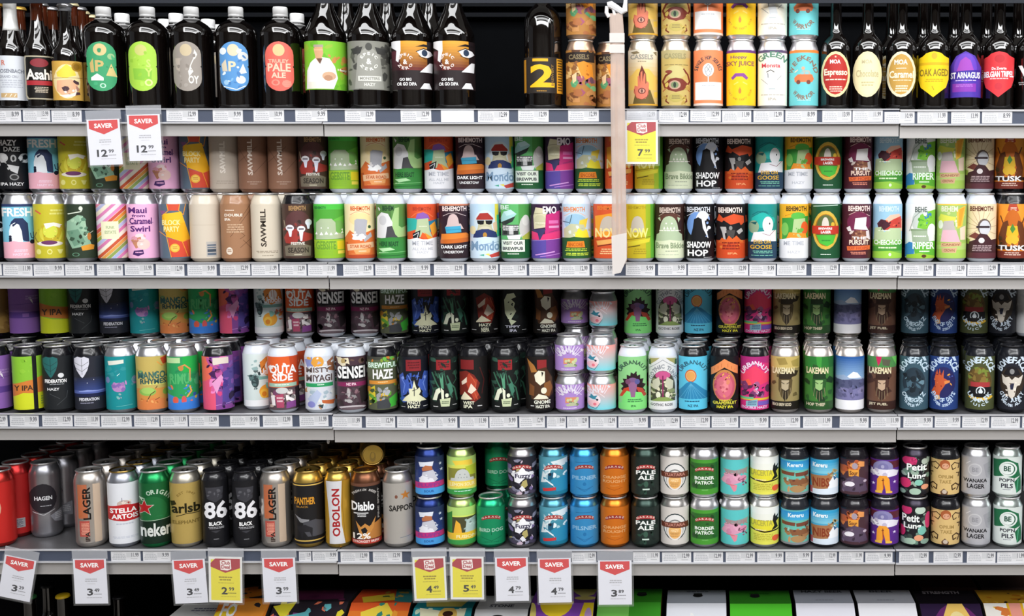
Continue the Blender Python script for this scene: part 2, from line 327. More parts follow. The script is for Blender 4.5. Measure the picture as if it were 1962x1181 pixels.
Dn('metime', 'T', 'dc5430', WN, 'red and teal can with purple-capped beast', 't b5402a 20 5 80 12 BEHEMOTH;s ec7a4a 1.6 14 24 30 17 50 14 70 17 86 24;p 35b0a4 0 26 34 26 34 46 0 52;p 2f7fa0 70 32 100 28 100 50 74 52;p 8e5fb4 28 28 34 18 54 15 70 20 76 28;p b8c8a0 34 28 70 26 74 48 84 62 20 60 30 46;p f0a53a 74 40 92 32 100 50 84 60;p e0602c 50 52 80 62 60 66 44 60;p ef9a34 56 52 90 64 70 66;p 20242c 18 54 44 48 38 66 20 66;s e8e8ea 1.2 20 58 38 52 32 64;l dfe6cf 1 38 40 66 43;r 0 65 100 100 f0f0f4;p f0f0f4 0 66 30 62 60 66 100 61 100 70 0 70;t b9bcc6 16 68 84 76 ME_TIME;t c8cad2 16 80 84 85 ALL_ALL_ME;t c8cad2 32 87 70 91 HAZY')
Dn('cyan', 'T', '33202a', WN, 'maroon and orange can with blue-scarfed beast', 'r 0 0 100 3 c87a5a;t f0dcd8 12 4 92 13 BEHEMOTH;s d8c4c4 1 14 22 34 17 60 16 90 22;M d2b9b8 30 18 64 40 d2b9b8;p d2b9b8 26 38 72 36 82 46 20 44;p 45a8cc 20 42 72 40 74 52 24 54;s 2f7fa0 1 22 48 72 46;p e58434 8 55 90 53 98 56 98 70 4 74;p cc6a2a 4 66 98 62 98 70 4 74;r 0 73 100 100 2e1e24;t fff 6 76 92 82 DARK_LIGHT;t eee 14 86 80 91 UNDERTOW')
Dn('mondo', 'T', 'bcd8ee', WN, 'pale blue can with red-capped beast in sunglasses', 'r 84 0 96 60 e4d24a;r 90 20 100 60 48b890;s d8e6f2 1.4 16 30 30 18 50 13 70 18 84 30;e 50 35 36 24 cfe0ea;p c2c0a0 26 44 30 30 70 30 74 44 84 54 18 54;p a8362e 22 26 34 17 60 16 78 26 78 29 22 29;p 17171b 24 30 48 30 46 37 36 38 26 36;p 17171b 52 30 76 30 74 36 64 38 54 36;e 50 46 20 5 cfcbb0;p 2c3a6a 10 62 16 50 40 46 62 46 88 52 92 62;e 50 57 7 5 b88a3a;p e0c0a0 76 36 90 30 92 48 80 50;e 10 48 10 8 e6dcb0;r 0 62 100 100 cfe2f2;p cfe2f2 0 64 50 60 100 63 100 70 0 70;t 7d9dbc 4 68 98 86 Mondo;p c94a44 62 94 98 88 98 97 70 99;p ecdc5a 48 92 64 91 64 96;p 4aa890 30 94 46 92 46 96;s 7da0c4 1 2 78 96 70')
Dn('brewpub', 'T', '5fb46a', WN, 'green can with pale hat and white sign', 'r 60 0 100 40 4f9a4c;t d9efe4 0 2 28 10 BE;p a8d8d8 0 26 10 14 34 10 54 18 40 26 0 34;p c4e8e8 10 14 34 10 50 17 20 22;p 2e3836 0 34 50 22 40 32 10 40;e 82 44 20 22 c8c8c4;e 84 30 12 10 d8d8d4;r 4 38 60 58 555b58;r 8 40 22 56 2c302e;r 28 40 42 56 c8c8c8;r 44 42 58 56 2c302e;l fff 3 4 40 60 50;p e8ecec 20 58 70 56 62 66 26 66;p a8b84a 72 60 98 50 98 66 72 66;r 0 65 100 100 1f5a30;r 2 66 80 88 e8f2e2;t 223 6 69 74 75 VISIT_OUR;t 223 6 79 74 85 BREWPUB;l e8f2e2 1 20 91 60 94')
Dn('magenta', 'T', '3a2140', WN, 'magenta and violet can with cream beast on left', 't efe8ee 40 4 86 18 EMO;p d9d2b0 8 22 16 6 40 8 52 16 56 42 10 46;e 30 30 20 10 cbc6a4;s 8a8468 .8 10 18 54 16;l f4f0d8 1 12 34 48 37;p c8307a 50 20 98 12 98 56 46 60;r 60 30 92 36 e070b0;r 60 40 94 44 e39ac6;p e03a78 2 50 40 56 100 50 100 68 2 68;p 3c3a66 4 48 30 46 50 46 40 56 28 68 22 54;s 7a3a66 1 60 52 92 48;r 0 66 100 100 5a4aa0;p 7c3f98 40 66 100 64 100 100 50 100;s f0b8e0 .8 0 68 98 64;s d8a0e0 2.4 14 94 78 88;s c48ad8 1.6 30 97 96 92;p 5a4aa0 0 68 50 66 50 90 0 88')
Dn('sunrise', 'T', 'c4dcee', WN, 'sky blue can with orange banner over dark green', 't e48a4c 6 5 78 14 BEHEMOTH;s f0b08a 1 8 22 30 16 60 16 80 22;e 46 34 38 16 9cc4de;s 2c4a5c 1.4 26 36 34 20;s 2c4a5c 1.4 4 32 24 34;p ecd24a 60 30 88 26 80 44 58 38;p c6c8a4 6 46 30 36 74 38 90 60 8 64;n 12 10 8 40 94 62 6 c6c8a4 e2da6a b2b894 dce4e0;p f0e23a 40 64 56 44 70 50 84 46 92 62 70 68;r 0 62 100 100 2a5a30;p 2a5a30 0 66 40 60 100 64 100 70 0 70;p ea8a2c 18 69 74 68 78 80 14 80;t b85a1c 22 71 70 78 ENCORE;l d0e84a 2 10 82 84 88;l d0e84a 2 4 90 92 96')
Dn('nowred', 'T', 'd9572e', WN, 'orange-red can behind the clear strip', 't e8843a 14 3 84 11 BEHEMOTH;p f0a030 6 22 94 14 90 60 8 60;M c8bcae 26 22 76 50 c8bcae;t ffe29a 6 44 94 62 NOW;s b84a22 1.6 6 66 96 60;p f0b060 10 68 92 62 90 70 14 76;s 5a2a1c 1.6 14 78 80 72;l f4c08a 3 20 82 80 94')
Dn('nowyellow', 'T', 'cdb92a', WN, 'olive and lime can with pale blocky beast', 'r 70 0 100 100 9fb82c;r 86 0 100 100 62ac38;t b4a020 10 3 70 9 BEHEMOTH;M c8c0b0 22 22 62 52 c8c0b0;t f4ee8a 2 44 78 62 NOW;s 8a7a1c 1.4 4 66 86 60;p e0d43a 6 70 84 63 82 70 10 78;s 4a4418 1.6 10 80 50 76;l b09c28 3 26 82 74 94')
Dn('brave', 'T', '3a241f', WN, 'dark brown can with big pale green beast', 't dcc8bc 16 6 86 16 BEHEMOTH;s c8b0a0 1 14 22 34 15 60 15 84 22;p 5d3a30 14 24 30 18 70 17 88 24 88 30 12 30;M b4c6a4 20 22 76 56 f4f4e8;p b4c6a4 10 26 18 24 20 32;p b4c6a4 76 24 86 26 80 34;p b4c6a4 2 70 6 56 30 48 72 48 92 56 94 70;l f4f4e8 1 14 48 86 51;r 0 68 100 100 dde4c4;p dde4c4 0 70 50 66 100 69 100 74 0 74;t 8a9a78 4 71 98 82 Brave_Bikkie;l a0a890 1 30 86 80 89;l b0b8a0 1 10 93 80 95')
Dn('shadow', 'T', '141418', WN, 'black can with shadowy beast before blue moon', 't d8dce4 6 5 84 15 BEHEMOTH;s d8dce4 1 6 22 30 15 56 14 84 20;e 40 38 34 24 7098d4;e 60 36 26 24 dfe6f4;e 70 44 20 22 e8ecf4;p 141418 14 70 26 44 30 28 44 24 56 28 60 44 78 64 90 68;p 141418 66 30 96 20 96 60 80 66;n 8 8 66 20 96 60 6 eef2fa 8aa8dc 141418;p 141418 0 60 24 56 60 60 100 66 100 76 0 76;t fff 6 69 88 81 SHADOW;t fff 8 84 78 96 HOP;l ddd 1 60 98 90 99')
Dn('ember', 'T', '22191a', WN, 'black and red-orange can with grey-handed beast', 't f0e0d8 8 6 88 16 BEHEMOTH;p d8532c 2 30 10 18 24 26 60 18 94 22 96 34 70 46 50 40 24 34;p 17171b 10 40 26 30 50 38 80 34 92 48 50 60 12 52;p b4b0ae 14 42 34 42 38 52 30 54 34 68 26 68 22 54;p b4b0ae 70 50 86 44 92 50 78 56;e 50 44 6 4 8a8a88;p 4a4644 34 48 66 48 60 62 40 62;r 0 67 100 100 cc4a22;p d8602a 6 72 20 62 34 66 44 58 56 64 70 58 84 66 98 72;n 9 10 10 68 90 82 5 e07a34 b03a1c;l 8a2a1a 3 20 70 80 86;t f0a06a 40 89 74 93 IPA')
Dn('goose', 'T', '1f8f8c', WN, 'teal can with white goose and gold lettering', 's 146a70 1.6 14 20 34 14 60 14 84 22;e 52 30 40 14 27b2a8;s 166a6a 1.2 14 24 50 13 86 24;e 20 42 18 12 8fa88a;p 1c5a5c 8 34 32 32 26 38;e 68 38 18 15 f4f4f6;e 74 36 2 2 223;p f0f0f4 10 70 20 52 56 50 96 48 96 70;s 8a4a5a 1 50 54 74 58 92 48;p 1d3f58 0 70 50 68 100 69 100 100 0 100;t d4a838 20 66 78 73 EYES_ON;t d4a838 8 75 82 83 GOOSE;l 7cc0a8 2 16 86 84 92;l 7cc0a8 1 6 94 88 96', )
Dn('metimegold', 'T', 'f2b22c', WN, 'golden and green can with white lower band', 't 4a3a1a 24 4 92 13 BEHEMOTH;s c8841c 1.2 20 22 50 16 92 24;p 3f9a3c 10 26 98 22 98 62 10 66;e 64 22 24 7 5cb84a;p b2cc92 50 28 88 26 90 54 44 56;e 20 46 12 12 7cc05a;e 86 44 12 12 e2602c;p f0962c 24 64 34 52 90 54 96 66 60 68;n 2 8 20 40 90 62 5 b2cc92 6cb04a;r 0 65 100 100 f0f0f4;p f0f0f4 0 66 40 62 100 63 100 70 0 70;t b9bcc6 16 68 84 76 ME_TIME;t c8cad2 30 86 74 91 HAZY')
Dn('lager', 'T', '1e5232', WN, 'dark green can with gold ring and red band', 's cfe8d8 1.6 8 4 90 2;e 50 48 44 36 d2b04a;e 50 48 40 32 e8b83a;e 50 48 37 30 a8752c;e 50 48 33 28 7a4a2a;e 50 40 30 20 5d6a3a;M d8d0c4 38 24 60 46 d8d0c4;e 74 38 6 5 d8b43a;r 4 40 94 55 c23a2c;t fff 26 43 72 47 BREWERS;t fff 34 49 68 54 LAGER;p 4cb83e 18 57 84 57 76 72 56 78 30 72;l 2f8a34 1 36 66 66 70;l e4f0e4 1 32 92 68 95')
Dn('pursuit', 'T', '4e1f2c', WN, 'maroon can with white beast and orange lettering', 't f6dcd4 22 3 94 13 BEHEMOTH;s eec8c0 1 24 20 44 15 70 15 94 22;e 58 34 40 20 74284a;p efeaea 46 26 84 24 82 40 90 48 42 46;p e4dcdc 16 44 28 40 34 50 22 50;p 8a5a44 34 54 50 48 90 50 92 66 34 66;n 5 8 30 50 92 64 6 b07a5c 6a3a34 d8c8c0;t fff 36 60 84 65 THE;t ffe0cc 26 66 92 75 PURSUIT;p e8703c 18 78 96 76 96 84 20 86;t c05030 24 78 90 84 OF_HOPS;l e89078 2 30 88 82 94;p e8dce0 82 50 92 48 96 66 84 62')
Dn('church', 'T', '9cc8e2', WN, 'blue and green can with red hills', 't d8ecf6 22 4 88 14 BEHEMOTH;p f4c0a8 40 30 60 20 90 18 100 30 100 50 40 46;p c8443a 18 34 34 28 52 34 70 28 96 22 98 44 40 48;p 4a2430 16 36 28 28 50 30 60 40 40 48 20 44;n 6 8 20 28 96 42 4 c8443a 3a2028 e06a50;p bcd0a4 4 66 8 44 30 42 40 52 60 44 96 44 98 66;p 46703c 30 42 34 50 28 50;l e8f0dc 1 20 48 60 51;r 0 66 100 100 78b84a;p 4c9a3a 0 78 100 74 100 86 0 88;p 9cd04a 0 88 60 86 100 92 100 100 0 100;t f4fff0 6 66 98 75 CHEECH\\CO;l e0f4c8 1 14 79 90 84;e 60 93 5 3 e4f8d0')
Dn('lizard', 'T', 'eef0ee', WN, 'white can with green lizard and blue corner', 't 5f6a66 32 5 72 15 BEHE;e 56 32 34 24 c9d2cc;p 7cc23c 40 44 50 20 72 14 100 10 100 60 60 46;p 3f7fb4 60 16 72 12 80 24 66 28;n 11 16 44 12 98 56 5 8ed048 5aa83c 3f86b8 a4d870;e 66 17 7 5 dfe8e4;s 8a9a90 1.4 14 50 30 24 50 14;p a3b59a 20 48 74 46 82 72 26 72;p 8aa07e 18 46 76 46 78 49 18 50;l eef4ea 1 26 58 70 62;e 88 50 14 14 f2f4f4;p 3a86c4 0 76 14 70 34 72 30 98 0 98;p 62b43a 30 72 100 68 100 100 34 100;t f2fff0 26 70 98 83 RIPPER;l e4f8dc 1 44 86 84 90;p 9ac83a 6 94 50 90 100 96 100 100 4 100;e 64 96 8 3 5a3a24')
Dn('crown', 'T', 'a4c46a', WN, 'pastel green can with crowned pink beast', 't e8e8d0 16 4 70 14 BEHEM;r 0 0 100 2 f0c83a;n 13 18 4 10 96 60 7 b8cc7a 8aac5a dfe4c0 c8d48a;p f0c24a 66 12 90 4 96 4 86 40 70 46;p e8a438 74 10 92 6 80 40 72 40;p dcdc5a 6 26 14 18 40 22 66 24 60 32 10 34;p c0b8b4 24 32 56 30 62 46 74 62 16 60;p e8b8c4 22 48 66 48 80 70 14 70;e 14 38 8 8 e4e8dc;p f0d8c0 78 44 96 40 96 66 80 66;r 0 70 100 100 a8cc5c;p b8d47a 0 76 100 72 100 84 0 84;p d8b088 16 72 84 70 84 77 16 80;p d8b088 18 82 70 80 66 90 20 90;t a06a4c 20 73 80 77 CANDY;t a06a4c 26 83 62 88 CROWN')
Dn('rays', 'T', 'ecd9b4', WN, 'cream can with brown rays above maroon base', 't 6a3a2c 12 4 88 13 BEHEMOTH;'+';'.join('s c4a478 1 50 44 %d %d' % (x, y) for x, y in ((0, 60), (0, 46), (0, 34), (4, 22), (20, 14), (40, 12), (60, 12), (78, 16), (96, 24), (100, 40), (100, 56)))+';e 60 42 22 15 6a5a52;e 62 44 18 14 cfd0d6;r 34 40 78 44 3a2c30;p 7a4038 8 60 30 52 44 56 40 66;p 45262c 0 72 30 66 46 54 70 56 84 66 100 64 100 100 0 100;e 52 67 10 5 e6dede;p 9aa84a 0 62 14 66 10 74 0 74;l b8a0a4 4 16 76 88 88;r 0 90 100 100 5c3038')
Dn('antler', 'T', 'e0842c', KN, 'orange and brown can with two antlers', 'r 0 0 100 30 ec9a34;p b84a34 38 0 62 0 70 12 50 18 32 12;l f4d0c0 2 40 6 62 14;e 50 44 30 34 c86a24;p 6a3a20 4 60 18 34 34 30 38 40 28 60 34 78 8 78;p 6a3a20 96 60 82 34 68 30 64 40 74 60 68 78 96 78;s 6a3a20 2.4 18 34 10 22;s 6a3a20 2.4 82 34 90 22;p e0b42c 34 40 66 40 70 56 60 70 40 70 30 56;p 4f8a3c 50 36 60 46 50 54 42 46;e 50 66 22 9 e6b836;n 14 10 4 60 96 78 5 4a3a20 8a4a24;r 0 78 100 84 3a241c;t fff 4 76 94 86 TUSK;r 0 87 100 100 7a3428;l e8c8b8 2 20 89 80 96')
# ---- third shelf
Dn('purple', 'T', '8a5fae', KN, 'plain purple can with dark band', 'r 0 58 100 70 5c3d8e;p f0e8f4 60 30 76 44 70 30;r 40 61 60 68 8a5fae;s 6a4490 1 0 44 100 40;l a884c4 2 50 26 92 36', )
Dn('lime', 'T', '8cc63a', KN, 'lime orange and yellow can with black stripe', 'p d8803a 0 52 40 46 60 44 100 36 100 74 0 76;p d4dc2c 0 76 30 68 66 70 100 68 100 100 0 100;n 12 6 4 4 60 40 7 96cc40 84be34;t 4a3424 4 54 60 64 Y_IPA;r 60 0 73 100 17171b;l 8aa84a 4 80 76 96 94')
Dn('limefront', 'T', '8cc63a', KN, 'lime can with orange lettered band', 'p d8803a 0 40 40 46 100 50 100 74 0 66;p d4dc2c 0 66 40 72 100 74 100 100 0 100;t 4a3424 6 52 70 64 Y_IPA;n 12 6 4 4 96 36 8 96cc40 84be34')
Dn('fedgreen', 'T', '222528', KN, 'black can with dark teal hop leaf', '@LEAF2b6a68;e 56 36 9 4.5 e4e6e8;t fff 8 43 72 50 FEDERATION;l b0b4b8 1 20 52 66 54;t e8e8ea 14 59 50 64 HAZY;s 5a5e62 .6 40 92 70 78 74 66;s 5a5e62 .6 20 70 50 80')
Dn('fednavy', 'T', '2a2c36', KN, 'navy and charcoal can with white hop leaf', 'g 0 36 100 66 8 2a2c36 3a4a86;r 0 64 100 70 5a6ab0;p 8a9ad8 14 65 40 63 70 65 94 64 94 66 14 67;r 0 70 100 76 20264a;@LEAFdcdce8;t e8e8f0 14 78 74 84 FEDERATION;l 9a9ab0 1 14 87 60 90;e 60 44 1 .8 fff;e 40 50 1 .8 fff')
Dn('tealfloral', 'T', '1c8f96', SN, 'teal can with pink lotus flowers', 'p e4e8dc 10 8 58 6 58 13 12 16;r 64 0 100 46 178a86;n 21 8 8 20 60 40 8 2a8a94 349aa0;s dff 1 36 36 44 32;e 40 58 20 9 b88ac0;n 22 12 24 48 64 64 6 c48ac8 8a6ab0 a07ab8;e 90 46 10 8 6a90b0;n 23 6 80 38 98 54 5 9a8ab8 4a9aa4;e 8 44 6 6 7a8ab8;n 24 6 26 68 46 80 4 7cc0b4 9aa8b8;s 6ac0c0 1 30 94 80 92')
Dn('mango', 'T', 'c9b263', SN, 'tan can with green turtle and orange base', 'p cc4a2c 76 4 96 0 100 4 100 14 84 16;s e8a04a 2 66 10 80 18 98 16;n 31 10 4 24 96 42 7 5a8a7a 7aa86a b8a850;t 3f6a64 6 28 90 42 MANGO;t 2f5a5a 12 42 92 52 RHYMES;l e0e07a 1 20 50 90 56;r 0 60 100 100 d9934a;p e0844a 0 84 50 78 100 82 100 100 0 100;e 34 66 26 8 8fc05a;e 34 64 20 6 a8d06a;s 5a3a24 1.6 30 84 44 70 56 66;s 4a3020 1.4 58 60 64 56;s 5a3a24 1.2 56 82 70 78;e 90 68 10 6 8aa84a;n 32 8 8 76 96 96 4 e8a05a c86a34 f0b06a;e 94 86 4 3 6a2a20')
Dn('reef', 'T', '2f9e5c', SN, 'green and blue can with coral swirls', 'r 2 2 42 12 b8dca0;r 50 0 100 30 27b04e;n 41 14 4 20 96 50 8 37a866 2a8a58 55b87a;s e09a5a 3 36 20 56 16 72 24 70 46;e 44 22 8 5 c88a4a;t 57b870 8 32 70 52 RIMU;p 3f8ad0 0 70 40 80 100 74 100 100 0 100;n 42 14 6 54 90 86 6 3f8ad0 e07a5a 4fb8a8 3a5aa8 d8b84a;s e8a85a 3 60 76 74 66 70 56;e 24 82 9 7 e0604a;e 50 82 8 8 d85a5a;p 3a7fd8 0 88 100 84 100 100 0 100')
Dn('violet', 'T', '8a4a9a', KN, 'coral and violet abstract can with black shoulder', 'p f0705c 0 0 22 0 34 20 24 46 0 50;p e85a7c 0 48 30 40 40 70 40 100 0 100;n 51 22 20 4 76 60 10 3a1c4a c05aa0 8a3a8a e878b8 4a2458;p 5a4a9a 66 30 100 20 100 90 60 92;n 52 14 60 10 98 80 9 6a4aa0 4a3a8a 2c1c44 8a5ab0;n 53 10 26 44 66 72 9 f08ac8 e0609c d84a84;p e8a0d0 30 50 60 34 66 40 44 70;r 34 2 84 14 e8dcd0;p e8dcd0 34 6 84 2 84 12 36 16;s d8a0e0 1 40 92 92 88;n 54 6 50 88 96 98 4 2c1c44 5a3a7a')
Dn('peachcan', 'T', 'd9e6e4', WN, 'pale aqua can with orange peaches', 'n 61 10 4 10 40 50 6 9ab8b8 c4dcd8 5a6a6a;p e08a3a 34 16 56 6 90 10 96 34 60 44 40 36;e 66 24 14 10 f4f0ea;s b85a2a 1 60 16 62 32;s b85a2a 1 68 14 70 32;t fff 34 28 92 40 Unbob;s 223 1.2 34 34 50 22;r 30 43 96 49 7cb0a8;e 20 52 10 12 3a4a4c;n 62 10 8 30 34 70 6 2c3a3e 5f7a7a;e 54 72 24 13 f0a83a;e 46 76 14 9 f4c24a;e 46 77 8 5 e08a2a;n 63 8 60 54 94 76 7 e8a05a d87a5a 8ac0b0;p f4f6f8 0 88 100 88 100 100 0 100')
Dn('outa', 'T', 'e4622c', WN, 'orange can with white graffiti lettering', 'p c84a24 70 0 100 0 100 60 80 58;n 71 8 6 14 88 44 8 f4ece6 f8e8e0;t fff 6 16 92 32 OUTA;t fff 14 32 80 46 SIDE;r 4 50 92 57 a4c8b4;l e8f4e8 1 20 52 70 55;r 0 58 100 100 5a4a50;n 72 20 4 60 96 96 8 c8b4a8 8a6a70 3a2c34 d8a890;n 73 12 4 62 96 92 8 f0e8e4 2c2228 7a4a6a;e 44 64 20 6 cfd0d0;p b04a68 22 72 48 70 50 96 26 96;p f4eeee 8 74 20 72 22 92 12 92;p f4eeee 56 72 84 82 80 88 56 78;p 8a4a90 58 86 90 84 90 96 56 98;l e8c8d0 2 26 76 46 88;p 2a2026 86 60 100 58 100 100 88 100')
Dn('misty', 'T', 'd8dce4', WN, 'pale multicolour can with brush lettering', 'p 8a94cc 2 6 26 0 30 18 10 20;e 44 10 20 11 e8a444;p a06a4a 74 10 94 2 98 30 78 26;n 81 10 4 2 96 22 6 f0f2f6 e8a444 b0b8dc;t f6f4f2 4 18 84 32 MISTY;t 6a5a5a 6 20 84 30 MISTY;t f6f4f2 4 33 92 48 MIYAGI;t 5a4a4c 6 34 90 47 MIYAGI;r 4 50 92 57 2f9e62;l e4fae8 1 40 52 64 55;n 82 26 4 60 96 96 8 e8ece8 c8d4dc b88a60 a8bcc8 dfe4e0;p b8c4e0 8 80 40 62 54 70 30 96;p c86a3c 54 82 98 84 92 92 56 88;e 20 90 12 6 8a8ccc;p 3a4a4c 40 92 60 90 56 98')
Dn('sensei', 'T', '4a3640', WN, 'dark plum can with bold white lettering', 'p e6dcc0 4 4 40 2 44 14 20 18 6 12;e 24 8 8 5 b8a06a;n 91 8 4 2 96 16 7 3a2c2c e6dcc0 6a5248;p 17171b 4 18 94 16 96 42 4 46;t fff 4 18 94 41 SENSEI;r 2 48 98 56 8a2c5c;t f8dce8 32 49 64 54 NZ_IPA;n 92 22 2 58 98 92 9 6a4a54 3c3034 8a6a74 50444a;n 93 8 22 66 60 84 8 b8b4b4 8e8a8c;p 2c2628 72 60 98 56 96 82 80 90;e 50 96 44 4 c4bcc0;e 50 98 36 3 6a5a60')
Dn('haze', 'T', '5a5f48', KN, 'green and yellow fruit can with white lettering', 'r 0 0 100 6 44463e;n 101 8 2 2 98 14 6 6fb84a 8aa03a c87a34;r 4 10 96 22 5a7a4c;t e8fff0 4 11 98 21 BREWTIFUL;t fff 18 24 84 42 HAZE;r 6 45 96 52 d8903a;l f4d8a0 1 30 47 70 50;p d8c43a 2 62 24 54 26 84 6 92;p 48b840 70 80 98 70 98 94 74 96;n 102 20 2 54 98 92 8 6aa83c d8b83a 4a5a3a c88a34;n 103 8 32 58 66 80 8 b4b6ba 9a9ca0;p 44464a 30 84 64 80 76 92 70 98 30 98')
def ghost(key, c1, c2, desc, extra, bg='17191c', body=KN):
    Dn(key, 'T', bg, body, desc, extra, body and 'k')
Dn('ghostblue', 'T', '191b24', KN, 'black can with blue figures and cream crown', 'r 24 6 74 27 8e2a30;l 5f1c22 3 30 10 70 24;n 111 26 2 24 98 84 9 3a5ab0 2c4690 16182a;p 3f5cb4 2 36 14 30 20 44 30 40 36 56 24 70 6 76;p 3f5cb4 98 30 84 28 76 44 68 42 62 54 78 66 94 78;s 6a88dc 2 8 40 20 52 14 68;s 6a88dc 2 92 38 80 50 88 66;s 6a88dc 1.4 30 34 40 46 44 58;s 6a88dc 1.4 66 30 60 44;e 14 40 4 3 8aa4ec;e 86 40 4 3 8aa4ec;p e4e4c0 50 44 56 56 60 62 68 58 72 66 66 72 84 80 90 84 10 84 20 76 34 70 32 60 44 60;s 191b24 1.6 50 58 50 74;s 191b24 1.4 44 64 58 62;t efefd4 26 84 72 90 PINOT;t efefd4 28 91 70 97 HAZY;l ddd 1 6 94 20 96;l ddd 1 78 94 94 96', 'k')
Dn('ghostgreen', 'T', '191d1c', KN, 'black can with dim green roots and red square', 'r 24 6 72 25 9a2c30;l 5f1c22 3 30 10 68 22;n 121 22 4 4 96 80 8 2c4a3c 1c2e28 35584a;s 3f7058 3 10 30 24 50 34 60;s 3f7058 3 60 36 72 52 84 60 92 84;s 35604c 2 50 30 56 48 64 62 76 78;s 35604c 2 20 28 30 40 34 34;s 2c5240 2 4 50 14 62 10 80;s 35604c 1.6 84 28 90 44 80 52;p 5a9a7a 32 30 40 60 48 60 46 32 40 42;p 46806a 60 52 72 48 80 66 70 74;p e8ecd4 10 82 22 62 34 58 38 66 30 70 24 82;p e8ecd4 38 58 48 64 48 80 40 80;e 58 73 6 4 e8ecd4;p cdd8b0 34 80 70 78 66 94 38 94;l 55684c 2 40 84 64 90;l ddd 1 12 93 28 96;l ddd 1 76 91 90 93', 'k')
Dn('ghostred', 'T', '1a1818', KN, 'black can with red swirls and cream masks', 'r 6 6 50 24 7e2426;p 7a2820 2 30 24 26 50 34 70 50 60 64 72 78 50 86 30 80 20 70 2 74;p b0402c 20 44 34 30 48 40 62 44 56 60 66 72 50 82 40 70 30 60;s c85a3c 2 40 36 56 50 50 66 60 80;s 4a1c1c 2 70 20 84 44 76 70;p ecd8c4 8 48 26 38 26 48 10 54;p ecd8c4 28 66 40 50 58 62 40 70;p ece4c4 6 78 18 66 44 80 6 82;t efefd4 12 84 50 90 WEST;t efefd4 14 91 44 97 IPA;l ddd 1 60 92 76 95', 'k')
Dn('ghostredcentre', 'T', '1a1818', KN, 'black can with centred red swirl and masks', 'p 7a2820 20 30 50 20 80 30 90 56 74 80 30 78;p b0402c 40 40 60 28 78 40 80 64 66 78 50 60;s c85a3c 2 70 30 84 50 74 72;p ecd8c4 26 44 54 30 52 42 30 50;p ecd8c4 48 60 62 42 84 58 60 66;p ece4c4 20 76 40 64 74 76 20 78;t efefd4 30 80 74 86 HAZY;t efefd4 38 88 66 97 NEIPA;l ddd 1 4 92 20 95;l ddd 1 82 92 96 95', 'k')
Dn('ghostface', 'T', '141617', KN, 'black can with pale carved face', 'n 141 8 44 20 96 80 10 1c2a26 16201e;p e4ecc8 16 34 26 22 50 20 58 28 40 32 54 40 50 48 58 56 40 72 58 76 40 84 28 70 18 60;n 142 5 26 34 48 74 4 2a3430 141617;t dde 18 84 72 89 TIPPY;t dde 34 91 60 97 IPA;l ddd 1 78 93 94 95', 'k')
Dn('ghostbrown', 'T', '1c1816', KN, 'black and brown can with pale mushroom figure', 'r 40 6 72 24 8e2a2c;p 4a3020 8 10 34 24 70 20 90 40 94 70 70 84 20 80 10 50;p 8a5a30 64 50 84 46 92 60 80 76 60 70;p 7a4c2a 14 50 30 56 28 74 12 72;p b0763a 6 4 30 16 40 28 20 30;p ece8d0 30 34 44 26 66 28 66 48 50 54 34 46;p 2a2420 54 28 62 30 56 38;e 62 64 10 6 ece8d0;p ece8d0 26 80 44 70 70 74 78 80;t efefe0 28 82 84 89 GNOME;t efefe0 34 91 82 97 HAZY_IPA;l ddd 1 16 92 28 95', 'k')
Dn('stubviolet', 'Y', 'ab87cc', SN, 'short lilac can with mountain picture', 'a e6e0ee 50 58 44 44 -60 60 20 URBANAUT;s d8cce6 1.4 12 44 50 12 90 44;s 7a5aa0 .8 14 34 50 4 88 34;p d8906a 34 50 76 50 76 70 34 74;n 161 10 36 60 76 82 6 7a8a6a 5a6a54 c8d0a0;p b8c09a 34 80 60 70 76 84 40 86;l f0ecf6 1 24 92 72 97')
Dn('stubpeach', 'Y', 'f0b0a8', SN, 'short peach to aqua can with palm circle', 'g 0 0 100 100 16 f4a49c 7cd4e0;a e8e4ec 40 62 50 50 -70 40 20 URBANAUT;s e8dce0 1.4 2 56 26 20 60 50;e 20 62 26 26 eadfe4;p 3a8aa0 4 52 14 36 22 46 36 42 28 54 40 60 18 58;e 34 60 4 4 223;e 22 76 20 14 f4c4c8;e 26 78 6 6 e87a8a;s 4a5a6a 1 6 88 30 96 44 74')
Dn('hair', 'T', '8fcf8a', WN, 'light green can with dark spiky-haired head', '@U3d5a4a;p 2a1a20 10 62 18 56 8 52 20 48 16 42 30 42 30 34 42 36 44 29 54 32 62 28 66 36 76 34 76 42 88 42 84 50 96 54 86 60 94 66 70 70 24 70;e 62 29 3 1.2 2a1a20;p c4452c 4 76 20 60 40 56 40 74;p b84a3a 60 56 84 60 98 74 80 78;e 50 47 18 8 7a5a86;p 93648c 34 48 66 48 60 76 42 76;e 34 47 9 5 7a4a6a;e 66 47 9 5 5a5a94;p 7ee07a 12 90 16 74 30 64 42 66 44 76 58 76 60 66 80 68 90 78 92 90;p 84e07e 0 88 100 84 100 100 0 100;l 3d7a4a 2 30 80 84 87;t 2f6a3c 44 91 62 95 IPA')
